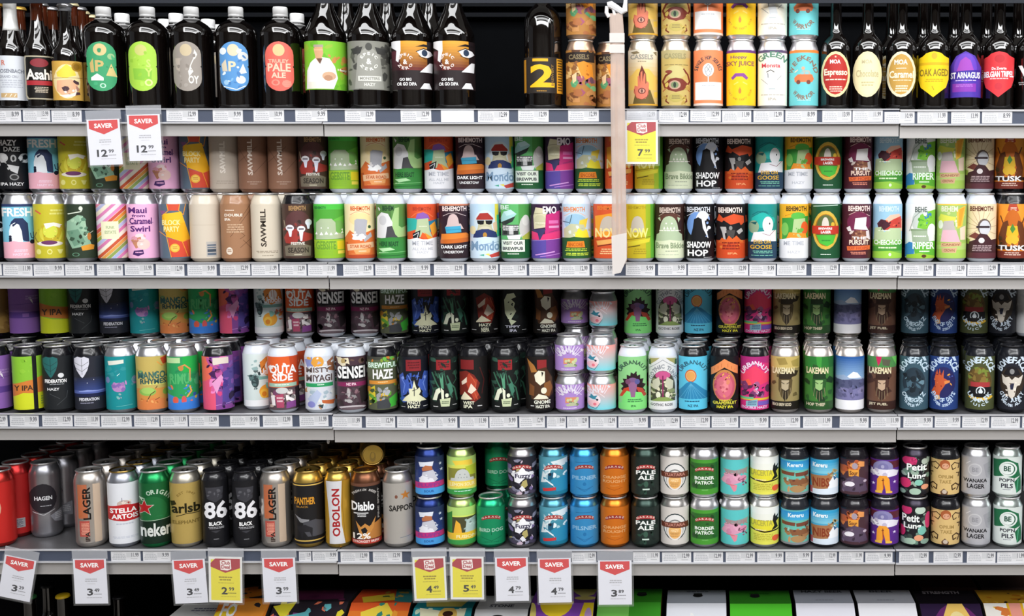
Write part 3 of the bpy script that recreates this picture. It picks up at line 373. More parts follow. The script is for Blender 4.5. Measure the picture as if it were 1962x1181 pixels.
Dn('garden', 'T', 'dfe0e0', WN, 'white can with mirrored garden figures', 'p a8a468 4 4 40 2 26 8 10 14;p a8a468 60 2 96 4 90 14 74 8;p 3f5a34 2 6 8 6 10 16 2 16;p 3f5a34 92 6 98 6 98 16 90 16;s 8a9098 1 4 22 50 6 96 22;a 8c9299 50 58 46 40 -70 70 9 GOTHIC_TUNE;e 50 56 42 30 4a4a3c;r 8 56 92 84 4a4a3c;e 50 35 26 8 c8588c;n 171 26 10 38 90 80 7 c8c8a8 8a9468 5a6a44 dcd8b8;s 8a2a5c 3 50 36 50 84;p c8c8b0 14 46 36 38 42 50 30 62 16 60;p c8c8b0 86 46 64 38 58 50 70 62 84 60;e 34 72 8 6 e4e4cc;e 66 72 8 6 e4e4cc;p 8aa05a 10 84 36 76 64 76 90 84;r 0 84 100 100 e4e4e4;t 4a4a50 8 88 84 93 GOTHIC_ROSE')
Dn('beam', 'T', '5cc4e4', KN, 'sky blue can with orange sun and rays', '@U35667c;e 42 36 20 12 c8602c;e 42 36 17 10 e8b078;e 42 36 14 8 e2a25a;p 2f86b4 0 80 0 66 26 50 42 46 60 50 100 68 100 80;'+';'.join('s 5fb0d4 .8 42 50 %d 80' % x for x in (4, 18, 30, 42, 54, 68, 82, 96))+';r 0 80 100 100 5cc8e8;l 1f4a6a 1 20 83 74 87;t 1f3a5a 32 90 68 95 NZ_IPA')
Dn('grapefruit', 'T', '17171a', KN, 'black can with pink grapefruit and orange chevron', 'p e89058 4 22 50 4 96 18 96 34 50 20 4 36;'+';'.join('s b85a34 .8 %d %d %d %d' % (x, 24-abs(x-50)*-.1-(50-abs(x-50))*.3, x, 30-(50-abs(x-50))*.25) for x in (16, 28, 40, 62, 74, 86))+';e 50 54 40 30 c8844c;e 50 56 36 27 c85a70;e 50 56 28 21 d86a80;e 50 56 14 11 e88a90;n 181 14 14 38 86 78 5 d4707c b84a5c e08a6a;n 182 8 12 30 88 44 4 e8b84a 7a4a24;l e0d83a 1 30 81 76 84;t e0d84a 10 84 92 90 GRAPEFRUIT;t ece43a 24 92 80 97 HAZY_IPA', 's')
Dn('fuchsia', 'T', 'd8347e', KN, 'hot pink can with white lettering and mosaic', 'p b02c78 0 0 100 0 100 14 50 8 0 30;a eedcf0 50 52 50 40 -62 62 10 URBANAUT;p ec4468 0 36 50 16 100 36 100 48 50 56 0 50;p f0604a 0 48 30 42 40 52 0 60;n 191 24 2 50 98 78 9 7a3a6a 5a2c50 a85a8a 3a2440;n 192 8 44 46 66 74 5 c8b4d4 d87a9a;r 0 78 100 82 e0b83a;r 0 76 46 80 6ac08a;p 8ab8c4 20 84 60 80 60 94 20 94;r 62 84 100 92 7a5ab8;l 4a5a8a 3 24 83 58 92;t e8d0f0 6 93 94 98 DOUBLE_HAZY')
def leaf(c):
    return 'p %s 4 4 14 0 26 2 34 0 48 4 48 14 42 26 30 38 26 40 22 38 10 26 4 14;s 23252a .7 26 4 26 34;s 23252a .7 6 12 26 18 46 10;s 23252a .7 8 22 26 28 44 20' % c
def lake(key, c1, c2, c3, face, name, bg2, top, desc, extra=''):
    rd = 'n %d 16 2 %s 98 84 11 %s %s %s;' % (len(name)*7+len(c1), '20', c1, c2, c3)
    Dn(key, 'T', c1, 'mece4de', desc, top+';'+rd+'t %s 8 20 82 32 LAKEMAN;p %s 28 42 40 34 64 34 76 44 72 66 60 78 50 82 38 76 28 62;p %s 38 44 64 44 62 60 54 72 46 70 38 58;s %s 1.4 38 48 48 51;s %s 1.4 56 51 66 48;p %s 40 60 52 64 64 60 60 78 50 84 42 76;p %s 30 34 50 26 74 34 72 42 30 42;s a09070 .8 44 64 42 80;s a09070 .8 52 66 52 84;s a09070 .8 60 64 62 80;s a09070 .7 36 58 32 74;s a09070 .7 68 58 72 74;' % ('ece0b8', c2, face, c3, c3, c3, c3)+extra+'r 0 84 100 100 %s;t d8ccb0 8 87 72 93 %s' % (bg2, name))
lake('lakegold', '9a8a5a', '5a4c30', '332a1e', 'b8a88a', 'BEACH_BREW_GOOD', '1c1812', 'r 0 0 100 22 c8b068;p a08a4a 20 4 50 2 60 14 30 16;p a8944e 70 8 96 4 96 20 76 18', 'camouflage gold can with bearded man in cap')
lake('lakegreen', '3f7a34', '2c5a2c', '1e3a20', '9ac07c', 'HOP_THIEF', '2a5228', 'r 0 0 100 20 2c7a34;p 3f9a3e 40 0 60 0 58 20 44 20;p 2a6a2c 80 0 100 0 100 20 84 20', 'deep green can with pale bearded face')
lake('lakebrown', '6a4a3a', '4a3028', '3a241e', 'c0a48a', 'JET_FUEL', '38211c', 'r 0 0 100 20 4c8a4a;p c8285c 30 0 50 0 46 10 38 18;p 5a5a4a 50 4 80 6 76 18 54 16;p 6ac05a 84 0 100 0 100 18', 'brown camouflage can with long-bearded man')
Dn('skycan', 'T', '3f6ea8', 'mece4de', 'blue can with white cloud over purple hills', 'g 0 0 100 42 10 2c5ea4 8ab0d8;p eef2fa 36 40 48 34 62 28 76 30 90 40;p 9ab0d0 0 38 30 34 50 40 100 40 100 46 0 46;p 565a7c 0 42 24 44 60 42 100 44 100 82 0 82;n 201 18 2 46 98 64 8 4a4e70 60648c;p 7a78a4 0 66 30 58 60 62 100 56 100 82 0 82;n 202 16 2 62 98 78 8 8a86b0 6a6890 5c5c84;r 0 82 100 100 f2f2f6')
def bone(key, bg, letter, desc, core, low1, low2):
    Dn(key, 'T', bg, 'p1a1c22', desc, 'a %s 50 36 46 30 -74 74 14 BONEFACE;p %s 36 0 44 0 40 6 34 8;p %s 76 0 86 0 92 8 84 8;' % (letter, letter, letter)+core+';a %s 50 52 46 34 136 224 0 _;a %s 50 50 42 32 -122 -238 9 %s;a %s 50 52 44 40 -136 -224 6 %s' % (letter, letter, low1, letter, low2), 'k')
bone('boneteal', '3c5866', 'c4dae8', 'slate teal can with dark mechanical figure', 'e 50 48 38 28 2a3a46;n 211 26 18 26 82 70 8 4a6676 1c262e 6a8a9a 223038', 'OMEGAZ', 'TRIPLE_MUTE')
bone('boneblue', '27407c', 'c8dcf4', 'royal blue can with orange hand', 'e 50 48 40 29 27285c;p c85a34 10 66 22 54 20 40 28 24 32 36 36 22 42 36 50 24 50 40 64 44 54 54 40 66 34 78 24 74;p e08a4a 52 46 70 44 72 48 54 52;n 221 8 14 28 50 60 3 8a2c24 e07a4a;p d8b080 18 76 36 72 40 80 24 82;n 222 4 60 30 84 60 4 4a5aa8 e0a04a', 'END_OF_DAYS', 'OVER_STRONG')
bone('boneolive', '4a5030', 'cfe0ea', 'olive can with red banner and round emblem', 'e 50 48 40 29 6a5228;n 231 20 16 24 84 48 8 8a7238 5a4824 7a8a3a;r 20 48 84 57 a83a3c;r 14 57 90 72 17171a;e 54 65 16 9 dfe6ea;e 54 65 13 7 2a3036;p dfe6ea 46 66 54 58 62 66 58 70 50 70;e 54 76 40 6 e0b43a;e 54 73 34 4 17171a', 'UNMASK', 'JUICE')
bone('bonebear', '22242c', 'd4e2f0', 'charcoal can with horned bear skull', 'e 50 48 40 30 3a3028;p 1c1a1e 22 34 34 20 50 18 66 20 78 34 62 36 38 36;e 50 28 8 5 8a8a8a;p d8d0c4 16 34 28 40 40 38 50 44 60 38 72 40 86 34 80 50 66 56 60 74 50 80 40 74 34 56 20 50;p 2a2c44 42 50 58 50 54 62 46 62;n 241 12 24 40 76 74 4 6a5a4a eee4d8 4a3c34', 'GIG_JUNKY', 'BRUTE_ALE')
for k in ('fedgreen', 'fednavy'):
    DS[k]['ops'] = re.sub(r'@LEAF(\w+)', lambda m: leaf(m.group(1)), DS[k]['ops'])
Dn('goldbrown', 'T', '8a6a34', KN, 'mottled gold-brown can', 'n 251 30 0 0 100 100 10 9a7a3c 7a5c2c a8884a')
Dn('whitepartial', 'T', 'eef0f2', WN, 'white can with dark red shoulder', 'r 0 0 100 14 7a2a34;n 252 6 10 20 60 60 8 dfe4e8 fff')
# ---- top shelf cans
Dn('nuts', 'T', 'b07a3c', 'mc8a890', 'brown can with painted fruit and leaves', 'n 301 12 0 0 100 14 9 7a4a2c 2c2420 5a3a28;r 0 4 96 22 2c221e;t 8a7a5a 10 8 78 17 CASSELS;n 302 16 0 24 50 60 9 c8924c 8a5a34 e0b878 6a4028;p e8922c 36 24 60 20 88 26 92 50 74 56 50 44;n 303 6 44 26 84 48 4 b8641c f0a84a;n 304 16 18 50 96 78 10 5a9a6a 7ab87c 6a4a5a a0546a;n 305 16 0 76 100 98 11 a8683c 7a4a2c c08850;p ecc89a 20 46 36 40 34 56 24 60')
Dn('hand', 'T', 'd8b878', 'mece0cc', 'tan can with red palm and open eye', 'g 0 0 100 60 8 e4dcc8 dcb45c;p 8a7a5a 8 4 30 2 40 6 20 8;p 8a7a5a 84 4 96 2 96 10;t 9a968c 8 8 84 17 CASSELS;l 9a8a6a 1 30 20 64 23;p e8c060 4 50 30 34 70 34 96 50 96 72 4 72;p 6a5a30 14 100 26 74 74 72 92 100;p 6a2c24 46 28 60 44 62 62 34 62 36 44;p d87a5c 30 88 18 76 22 64 32 66 32 48 38 46 40 60 42 40 48 38 48 58 54 42 58 44 58 62 64 56 70 60 68 80 58 88;e 46 76 22 13 dc7a62;s 8a3c30 1 20 70 26 86 46 90 64 84 70 70;e 46 74 13 5.5 7a3c34;e 46 74 9 4 d8a08a;e 46 74 4 3.4 6a4a44;p e8c04a 86 76 98 74 98 84 88 86;r 0 97 100 100 e0a83a')
Dn('crab', 'T', 'c4ae68', 'mece0cc', 'tan can with brown crab and green eye', 'r 0 0 100 14 b8ac7c;t 9c9468 10 6 84 16 CASSELS;l 8a7a4a 1 6 26 94 29;e 50 40 34 12 c8bc7c;s 7a3428 4 14 68 6 56 16 46 34 40;e 26 39 12 3 8a4438;s 7a3428 3 84 68 96 56 90 44 76 34;s 7a3428 2 76 34 84 42;p 7a3428 8 62 30 52 50 50 72 52 94 62 76 72 50 76 24 72;e 46 63 20 8 c09a84;e 46 63 13 6 7a8a62;e 46 63 5 5 2c3a2c;s a84a34 1.6 6 74 20 68;s a84a34 1.6 96 74 82 68;s 7a3428 2.6 20 82 16 92 26 96;s 7a3428 2.6 82 82 86 92 76 96;e 50 86 24 8 b8a85a;l 8a7a4a 2 36 82 64 90;n 311 12 0 60 100 98 6 d0b860 b89a4c')
Dn('hopseries', 'T', 'f08a5c', 'meeecf0', 'salmon can with white panel and hop cone', 'a 5a4a48 50 42 42 28 -80 80 8 SINGLE_HOP_SERIES;e 50 36 19 12 f4f0ee;s 6a7a80 1 38 34 50 26 62 34 58 42 50 48 42 42 38 34;s 6a7a80 1 44 30 56 40;s 6a7a80 1 56 30 44 40;s f4f0ee 2 50 48 50 58;r 6 58 94 90 fbfbfd;l 9aa0a8 1 24 63 72 65;l d8dce0 3 26 72 74 84;r 0 96 100 100 f0dcd4')
Dn('skyjuice', 'T', 'fbc81e', 'meeecf0', 'bright yellow can with purple moustache', 'r 0 0 100 5 6a3a7a;t 7a5a6a 14 10 70 17 Hoppy;t 8a5a54 0 20 94 31 SKY_JUICE;p 8a4a9a 16 50 30 42 60 42 74 50 68 54 54 48 34 48 22 54;s f4dc6a 2 26 62 40 58;s f4dc6a 2 56 58 70 62;e 46 74 5 5 c8843a;p c8843a 42 74 46 66 50 74;a c8982a 46 66 38 24 -100 -260 4 TART_AND_TASTY_SOUR')
Dn('monsta', 'T', 'f6f0e0', 'meeecf0', 'cream can with green lettering and skeleton drummer', 'r 0 0 100 5 5a4a6a;a 5f8a74 50 40 60 32 -50 50 12 GREEN;t d8485a 14 24 76 32 Monsta;s 3a3a42 1.6 30 40 44 36 56 40;e 44 46 12 7 fff;s 3a3a42 1.4 34 42 36 50;p dfe2e4 34 50 58 48 66 62 56 68 40 66;s 8a8e96 1 12 52 34 62;s 8a8e96 1 66 54 80 46;r 38 66 60 76 d8dadc;s 9aa 1 38 70 60 70;l b8b0a4 1 10 80 90 83;t b8b0a4 36 86 64 91 IPA')
Dn('warrior', 'T', '6cc8cc', 'meeecf0', 'turquoise can with orange car', 'r 0 0 100 5 f0843c;a 8a7060 50 52 44 38 -76 76 9 WEEKEND;p e0784a 18 50 30 44 78 44 84 52 78 58 20 58;p b8b0a0 36 44 46 37 68 37 74 44;r 40 39 50 44 8ac0c4;r 54 39 66 44 8ac0c4;e 32 58 7 4 7a4438;e 66 58 7 4 7a4438;e 48 33 6 3 f0a88a;s f0d0b8 2 30 36 20 40;a 8a7060 50 52 42 34 -130 -230 9 WARRIOR;l b8dcd8 2 26 86 74 93')
# ---- fourth shelf tall cans
Dn('kingred', 'L', 'd6302c', 'md4403a', 'bright red tall can with round crest', 'e 10 42 46 24 e8b898;e 10 42 40 21 c8302a;e 10 42 34 18 d8542e;t f4e4dc 0 37 42 45 FISHER;s e8a070 1.4 4 50 30 56', 's', 'm')
Dn('kingredside', 'L', 'c82c2c', 'mc83838', 'red tall can with white crescent, half hidden', 's f0e4e0 2 20 24 34 34 38 44 34 54 22 64;r 60 74 98 90 b8b8bc;l 667 6 62 76 96 89', 's', 'm')
Dn('haagen', 'L', '-', 'mb8b8c0', 'silver tall can with black oval', 'e 40 40 42 25 2c282e;t f0f0f4 14 36 68 43 HAGEN;l c8c8d0 1 30 52 66 54;s d8d8dc 1 8 62 40 68 74 60;p 8a8a92 60 70 98 60 98 84 72 80;l c4c4ca 4 74 66 96 78')
Dn('chrome', 'L', '-', 'mdcd4cc', 'mirror chrome tall can with vertical black lettering', 'r 12 2 40 58 b86a48;v 1a1412 26 6 50 60 LAGER;v c86a3c 14 20 24 56 CRAFT_BREWED;r 14 62 44 88 b8544a;l e8a890 8 18 66 42 86;v 3a2a24 30 80 44 96 IPA;r 58 2 80 98 c4ae98', 's')
Dn('redband', 'L', 'e2e4ea', 'mc4c8d4', 'white tall can with red band and white lettering', 'e 50 34 22 6 c8b4ac;n 401 6 30 30 72 38 4 a83a34 e8dcd0;s 667 1 44 24 44 30;p c0282c 0 38 50 35 100 38 100 62 50 63 0 60;t fff 6 41 88 49 STELLA;t fff 10 51 92 59 ARTOIS;l c0c4d0 1 22 66 76 70;l c8ccd8 2 10 88 90 92', 'g')
Dn('redstar', 'L', '1f6a3a', 'm2f9a5c', 'green tall can with red star', 'a cfe8d4 50 40 52 26 -62 62 10 A_ORIGIN;e 40 44 46 22 2a7a44;k 16 40 20 dfe8dc;k 16 40 17.5 c8282c;l 2f8a50 1 50 54 70 56;s dfe8dc .8 0 62 100 60;p 1e3326 0 63 100 61 100 100 0 100;t f4f8f4 2 66 98 88 neken', 's', 'm')
Dn('goldcan', 'L', 'c8ac62', 'mdad4c4', 'gold tall can with dark script lettering', 'a 9a8040 50 34 36 20 -50 50 5 EST_1847;p 3a3418 0 30 14 28 20 34 4 38;t 2c2a18 4 33 94 49 arlsb;s 2c2a18 1.6 18 54 50 50 92 51;t 8a7438 6 61 90 67 ELEPHANT', 's', 'm')
Dn('eightsix', 'N', '17171b', 'p1c1c20', 'slim black tall can with white number', 'p 3a3a40 14 10 80 10 76 28 50 34 20 28;n 411 8 18 12 78 28 5 5a5a60 2a2a2e;t ececf0 8 32 92 60 86;t fff 24 65 72 71 BLACK;l a8a8ac 2 20 73 78 77;p 3a3a40 30 79 66 79 48 83;l 8a8a8e 1 38 92 58 94', 'k')
Dn('panther', 'L', '1b1a1c', 'md8b45c', 'black tall can with gold lettering and prowling cat', 'r 0 2 100 4 d8b45c;t d8962c 4 23 70 35 PANTHER;t a8782c 10 37 48 40 BLACK;p 8a8a8e 4 52 24 58 50 60 44 66 20 64;p 4a4a50 30 64 70 60 98 66 98 88 44 88 30 78;p 232226 8 72 36 68 60 74 58 90 50 80 30 80 26 92 16 78;r 0 94 100 96 d8b45c', 'g')
Dn('obolon', 'N', 'c89a34', 'mdcb85c', 'gold tall can with white panel and red lettering', 'p f0f0f4 6 0 66 0 60 40 62 70 74 100 14 100 16 60;v b8282c 26 12 56 88 OBOLON;s a87a24 1.2 70 0 66 40 74 96', 'g', 'm')
Dn('devil', 'L', '1a1718', 'm8a5c44', 'black can with white gothic lettering and copper devil', 'r 0 0 100 5 6a4434;a b8b4b0 44 26 44 16 -60 60 5 PREMIUM_BEER;t fff 2 30 76 45 Diablo;r 8 48 56 50 ccc;l ccc 2 18 51 48 56;p b87a3c 60 70 98 62 98 92 30 92;p c88a44 14 62 30 72 44 66 60 72 80 56 72 74 52 88 34 92 24 80;p 1a1718 30 76 44 72 52 78 40 88;t f4ece4 4 82 62 92 12%;r 0 93 100 100 b83a30;t f0d8d0 4 94 90 98 STRONGEST_BREW;v a8a4a0 86 10 92 60 FINE_SPIRIT', 'g')
Dn('starsilver', 'L', 'bcb7b0', 'mccc8c2', 'brushed silver tall can with orange star', 'k 74 20 11 d0863c;e 44 22 5 3 8a5a4a;t 2a2826 20 36 116 46 SAPPORO;s 4a6a84 .8 54 90 96 88', 's', 'm')
# ---- fourth shelf standard cans
Dn('fluffy', 'S', '28376e', 'm2a3a74', 'navy can with white-hatted beast and pink ribbon', 'g 0 0 100 70 4 26345e 2c3f80;r 0 82 100 100 4a9ce0;p dfe4f0 12 14 62 12 58 24 16 26;p b8704a 22 30 34 22 56 24 58 34 24 38;p c8c8d4 24 40 60 34 72 56 66 66 18 66;p e8e8f0 12 56 28 50 60 58 66 70 14 68;n 501 8 6 40 66 66 6 c8c8d4 8a88b0 e8e8f0;k 84 20 4 cfd8f0;k 72 50 4 cfd8f0;k 88 36 4 cfd8f0;p c0347c 0 68 96 66 98 80 0 84;t 8a3a8c 8 70 88 80 FLUFFY;t 2a5a9a 28 88 62 94 SOUR', 's')
Dn('citrus', 'S', 'd4e46c', 'mb8d480', 'pale lime can with grey beast on yellow band', 'r 0 0 100 22 b8dc78;p f0d04a 16 10 84 8 86 22 30 26;e 50 34 40 14 dcdc5c;r 4 30 96 70 8a8a3c;p b8c83a 60 26 98 22 98 50 66 48;M c8ccc8 26 32 74 68 8a9090;p c8ccc8 12 56 88 56 92 70 8 70;p f0d45a 2 64 98 64 98 82 2 82;t f8ecb0 8 68 92 78 LEMON_SOUR;p 3f9a4a 0 88 50 84 100 88 100 100 0 100;l dff 1 20 90 80 93', 's')
Dn('citruspear', 'S', 'd4e46c', 'mb8d480', 'pale lime can with yellow pear shape', 'r 0 0 100 22 b8dc78;r 0 26 100 70 4a4a30;p 3f8a3c 0 20 18 10 16 80 0 90;p f0b43a 30 34 44 44 48 60 50 72 20 72 24 56;p b8ccc8 66 34 98 28 98 70 60 70;n 511 6 60 30 96 68 6 c8dcd8 a4bcb8;p f0c43a 0 70 100 66 100 86 0 86;t f8ecb0 30 74 98 83 FUSION;p 3f9a4a 0 88 100 86 100 100 0 100', 's')
Dn('dog', 'S', '1f9a68', 'm2aa878', 'emerald green can with small red ribbon', '@GF;t b8e4d0 10 56 90 66 BIRD_DOG;s 146a48 1 16 80 50 90 84 80;s 146a48 1.4 50 66 50 74;l 146a48 1 24 92 76 95', 's', 'm')
Dn('graffiti', 'S', '2c2a34', 'mb8b4b8', 'black cartoon-covered can with white brush lettering', 'n 521 40 2 4 98 98 10 8a8aa0 b4a86a 4a4458 c8b4c4 1e1c26 7a6a9a;@GF;p f0f0f4 22 44 50 34 84 44 80 60 60 56 40 70 24 66;n 522 6 20 38 84 66 8 f4f4f8 e8e8f0;t 3a3450 26 44 80 60 Fuzzy;p e8e8f0 40 84 50 76 62 88 50 92', 's')
Dn('surf', 'S', '2a86a0', 'm5a9ab0', 'blue wave can with surfer and red ribbons', 'g 0 0 100 100 8 58a0b4 1f7894;p dce8ec 6 70 14 34 34 22 60 24 40 36 34 50 30 66;p dce8ec 40 12 98 4 98 20 60 30;n 531 14 8 16 98 60 7 e4f0f4 a8ccd8 3a90ac;p 1c5a78 30 44 50 40 46 64 30 60;s e8f0f4 3 20 60 50 76 58 84;e 38 46 5 4 1c2c38;p 2c8ab0 40 60 98 50 98 90 60 92;@GF;p c83a3c 12 84 58 80 58 88 14 92', 's')
Dn('pils', 'S', '3f98d4', 'm4aa0dc', 'sky blue can with pale lettering and red ribbon', '@GF;t 9cd0f4 8 50 92 61 PILSNER;s 2a6aa8 1 22 80 50 88 78 80;s 2a6aa8 .8 30 84 50 92 70 84;e 50 72 6 5 2f80be;s 2c70ac 1 20 14 80 14', 's', 'm')
Dn('orange', 'S', 'e07a24', 'me88430', 'orange can with pale block lettering', '@GF;t f8b878 10 50 90 58 ORANGE;t f8b878 10 61 90 69 ROUGHT;s b85a1c 1 22 82 50 88 78 82;l f0a860 1 34 76 66 79', 's', 'm')
Dn('pale', 'S', '1e2a26', 'm3a4a44', 'black green can with white block lettering', '@GF;t f0f4f0 16 36 84 47 PALE;t f0f4f0 22 49 78 61 ALE;n 541 14 6 50 94 96 9 24382f 1a2420 2c4a3c;e 50 72 8 8 3a5a4a;r 38 84 62 88 c8dcd0;s 35584a 1 50 90 44 98', 's')
Dn('tubewhite', 'S', 'd8d2cc', 'mc8c4c0', 'off-white can with brown ribbon and peach circle', 'e 50 52 40 36 3a4448;e 50 52 37 33 e8e6e4;e 50 60 30 28 8a8a88;e 50 62 28 26 e8e2dc;e 50 64 22 20 eab46c;p 6a3a2c 2 40 96 40 98 56 4 54;t c88a7a 14 43 86 51 TUATARA;t f4d8a8 36 58 64 66 HAZY;l c08a4a 3 34 68 66 80', 's')
Dn('patrol', 'S', '4a9a34', 'me0e0e4', 'leaf green can with white block lettering', 'r 4 10 96 84 2f6a2a;n 551 16 8 20 92 84 9 2a5a28 3a7a34 254a24;@GF;t f0f8ec 16 48 84 58 BORDER;t f0f8ec 18 61 82 71 PATROL;l 8ac87a 1 38 86 64 89', 's')
Dn('candyfloss', 'S', '5cc4c4', 'mdcdce0', 'turquoise can with pink cloud creature', 'p 9a9a98 10 26 50 30 96 24 92 38 30 42;t a8888c 16 30 96 42 SOUR;e 44 54 34 16 dc9cb8;n 561 10 14 40 80 66 9 e4a8c0 d48cac;e 80 54 12 9 d890b0;s 7a3a5c 1.4 66 60 90 52;p e08a9c 30 68 60 72 56 88 48 92;s c8707c 1.4 20 70 50 74;n 562 5 70 50 94 74 4 5a3a5a 9a5a7a', 's')
Dn('lacerta', 'S', 'e8e45c', 'mf0f0ec', 'white can with yellow splash and black reptile', 'r 0 0 100 20 f0f2ec;p eef0e6 0 18 100 18 100 36 0 34;p e6dc3c 4 40 30 34 84 38 90 50 80 64 10 64;t b8b04a 2 34 78 50 LACERTA;p 1c1a1a 80 24 86 16 88 26 98 20 94 30 100 34 90 40 96 56 84 60 74 62 84 50 78 36;s 2a1a14 3 2 60 50 66 98 62;l f0e0c0 1 16 60 56 64;p e0dc5a 4 68 90 68 92 92 6 94;l b8b03a 4 10 72 80 90;e 88 84 12 8 e8603c', 'w')
Dn('baker', 'S', '5ab0b8', 'p24262c', 'teal can with chocolate-brown banners', 'g 0 4 100 34 5 2f94d0 4ab0dc;t eaf6fc 26 9 80 21 Kereru;r 0 30 100 100 6abcae;p 7a4634 4 34 52 36 50 46 6 44;p 7a4634 54 38 98 34 98 46 56 48;n 571 16 20 52 98 88 9 a87a50 c89a6c 8a6244;p 8a5a3c 30 56 92 58 96 70 40 74;e 62 84 26 10 b08a5c;n 572 4 6 40 96 60 5 6a3a2c 9ad0c4;r 0 94 100 100 8a8e94', 'w')
Dn('nibs', 'S', '4aa8cc', 'p24262c', 'blue and brown can with white mountains', 'g 0 2 100 40 5 35a0d0 7cc4dc;t fff 10 9 60 22 Kereru;p a8744c 2 46 60 44 76 36 80 92 10 92;n 581 8 62 30 96 46 6 b8a878 8a7a58;t 8a3c24 10 52 68 78 NIBS;p f0f4f8 60 98 66 66 84 44 98 60 98 98;p 3a6a94 80 46 94 54 84 60;p dce8f4 2 86 98 80 98 100 2 100;p b85a64 0 80 10 78 10 98 0 98', 'w')
Dn('dusk', 'S', '4a3038', 'p1e1a20', 'dark plum can with orange marbling', 'n 591 16 4 4 96 34 11 d8783a e89a5a b85a34;e 50 18 10 9 a89aa8;p e8a040 28 28 64 28 64 48 30 48;t 6a3a28 32 32 60 44 Sour;p 5a4a60 20 56 50 44 84 54 96 92 6 92;n 592 14 6 54 96 94 8 5a4660 3a2c3c 7a6478;e 34 70 16 7 eee8f0;e 26 72 10 5 f4f0f4;e 86 62 6 4 c8b8c8', 'k')
Dn('mushroom', 'S', '5a2c8a', 'p1c1824', 'violet can with orange robot under mushroom cap', 'r 0 4 100 24 5c2430;e 44 22 34 20 8a86b4;e 44 22 18 12 7a76a8;e 42 20 6 5 aaa6c8;p e8e4f0 2 34 20 28 80 28 98 34 92 46 60 50 50 44 30 48 6 42;n 601 10 4 30 94 46 7 f0ecf4 c4bcd4;r 2 44 8 92 4a2878;p f0a034 22 92 24 56 32 46 56 46 66 56 70 92 54 92 48 70 42 92;p e8b84a 18 90 40 88 42 96 18 96;p e8b84a 54 88 76 90 76 96 54 96;s a84a24 2.4 44 54 46 84;s 5a2c20 1.4 40 60 48 58;k 84 64 4 e4d8f4;k 12 70 4 e4d8f4', 'w')
Dn('petit', 'S', '1c1a20', 'm3a3640', 'black can with pink blooms and white script', 'n 611 28 2 4 98 96 9 6a8a7a 3a4a44 9ab0a0 2a2a30;e 34 10 26 12 c8346c;n 612 5 18 4 54 18 6 d84a80 b02a5c;e 20 70 20 13 d03468;t f4f8f4 24 18 92 36 Petit;t f4f8f4 28 42 90 62 Lung;e 66 68 14 8 8ac8b4;e 86 80 12 7 e8a07c;e 54 92 20 9 a8c4b0;e 10 94 12 6 8aa898;e 84 12 10 8 b8c4b4', 's')
Dn('petitturned', 'S', '1c1a20', 'm3a3640', 'black can with white script turned left', 'n 613 28 2 4 98 96 9 6a8a7a 3a4a44 9ab0a0 2a2a30;e 22 8 18 12 c8346c;e 68 8 18 10 c0d4c4;e 94 36 10 22 c8346c;e 6 66 12 14 d03468;t f4f8f4 6 20 66 40 Petit;t f4f8f4 12 42 72 62 Lung;e 74 62 14 12 7cc0b0;e 64 82 16 8 e8a07c;e 34 92 20 9 a8c4b0;e 84 92 14 7 8aa898', 's')
Dn('opus', 'S', 'd8b87a', 'p17171b', 'tan can with brown curls and monkey face', 'n 621 4 4 4 96 20 8 e0c48c c8a468;s 4a3420 2 8 26 4 14 20 8 34 16 26 28 14 24;s 4a3420 2 96 26 98 14 84 8 74 16 78 28 88 24;e 52 14 18 14 a85c34;e 54 18 12 8 d8a080;s 5a2a1c 1 46 18 50 16;s 5a2a1c 1 58 18 62 16;s 4a3420 2 6 50 2 40 12 38;s 4a3420 2 96 50 98 40 90 38;s 4a3420 2.4 10 88 2 76 12 68 26 74 24 86 14 82;s 4a3420 2.4 92 88 98 76 88 68 76 74 78 86 88 82;t a88a50 30 44 80 54 OPIUM;t a88a50 34 58 74 68 TAKE;p 6a4a34 38 92 50 82 64 92 62 100 40 100;e 52 92 8 6 c8b8a8', 'k')
Dn('wanaka', 'S', 'c4c4ca', 'mdcdce0', 'silver white can with black hand lettering', 'e 46 34 24 17 dcdce0;e 46 34 20 14 c8c8ce;t a4a4ac 36 28 58 40 BE;s e8e8ec 2 16 20 30 12;t 222226 8 58 88 68 WANAKA;t 222226 20 72 80 84 LAGER;p b4b4bc 74 20 96 14 96 60 84 54;l a8a8b0 3 86 30 98 44', 's', 'm')
Dn('popn', 'S', 'd4dcd8', 'mccd8d2', 'white and green swirled can with round emblem', 'p 1f6a44 4 10 50 4 96 20 98 50 60 62 6 56;p cfdcd6 86 10 98 20 98 60 92 40;e 54 32 30 20 dfe6e2;e 54 32 24 16 1f5a40;e 52 32 22 15 e0e8e4;t 1f4a3a 40 24 64 38 BE;p d8e0dc 2 58 40 50 74 56 70 96 10 96;p 1f6a44 76 66 96 50 98 90 84 96;s 4aa078 2 88 60 84 94;t 223 26 57 76 67 POP\'N;t 223 32 71 72 83 PILS;l 667 1 34 86 66 89', 's')
Dn('plainwhite', 'S', 'd0d4da', 'mccd0d8', 'pale grey can cut off by the picture edge', 'n 631 6 10 20 90 80 10 e0e4ea 3a4a5a', 's')
for k in DS:
    DS[k]['ops'] = DS[k]['ops'].replace('@GF', 'p a83a3a 18 28 30 22 50 20 70 22 82 28 82 36 66 31 50 30 34 31 18 36;a f0d4c8 50 60 60 35 -34 34 4 GARAGE')
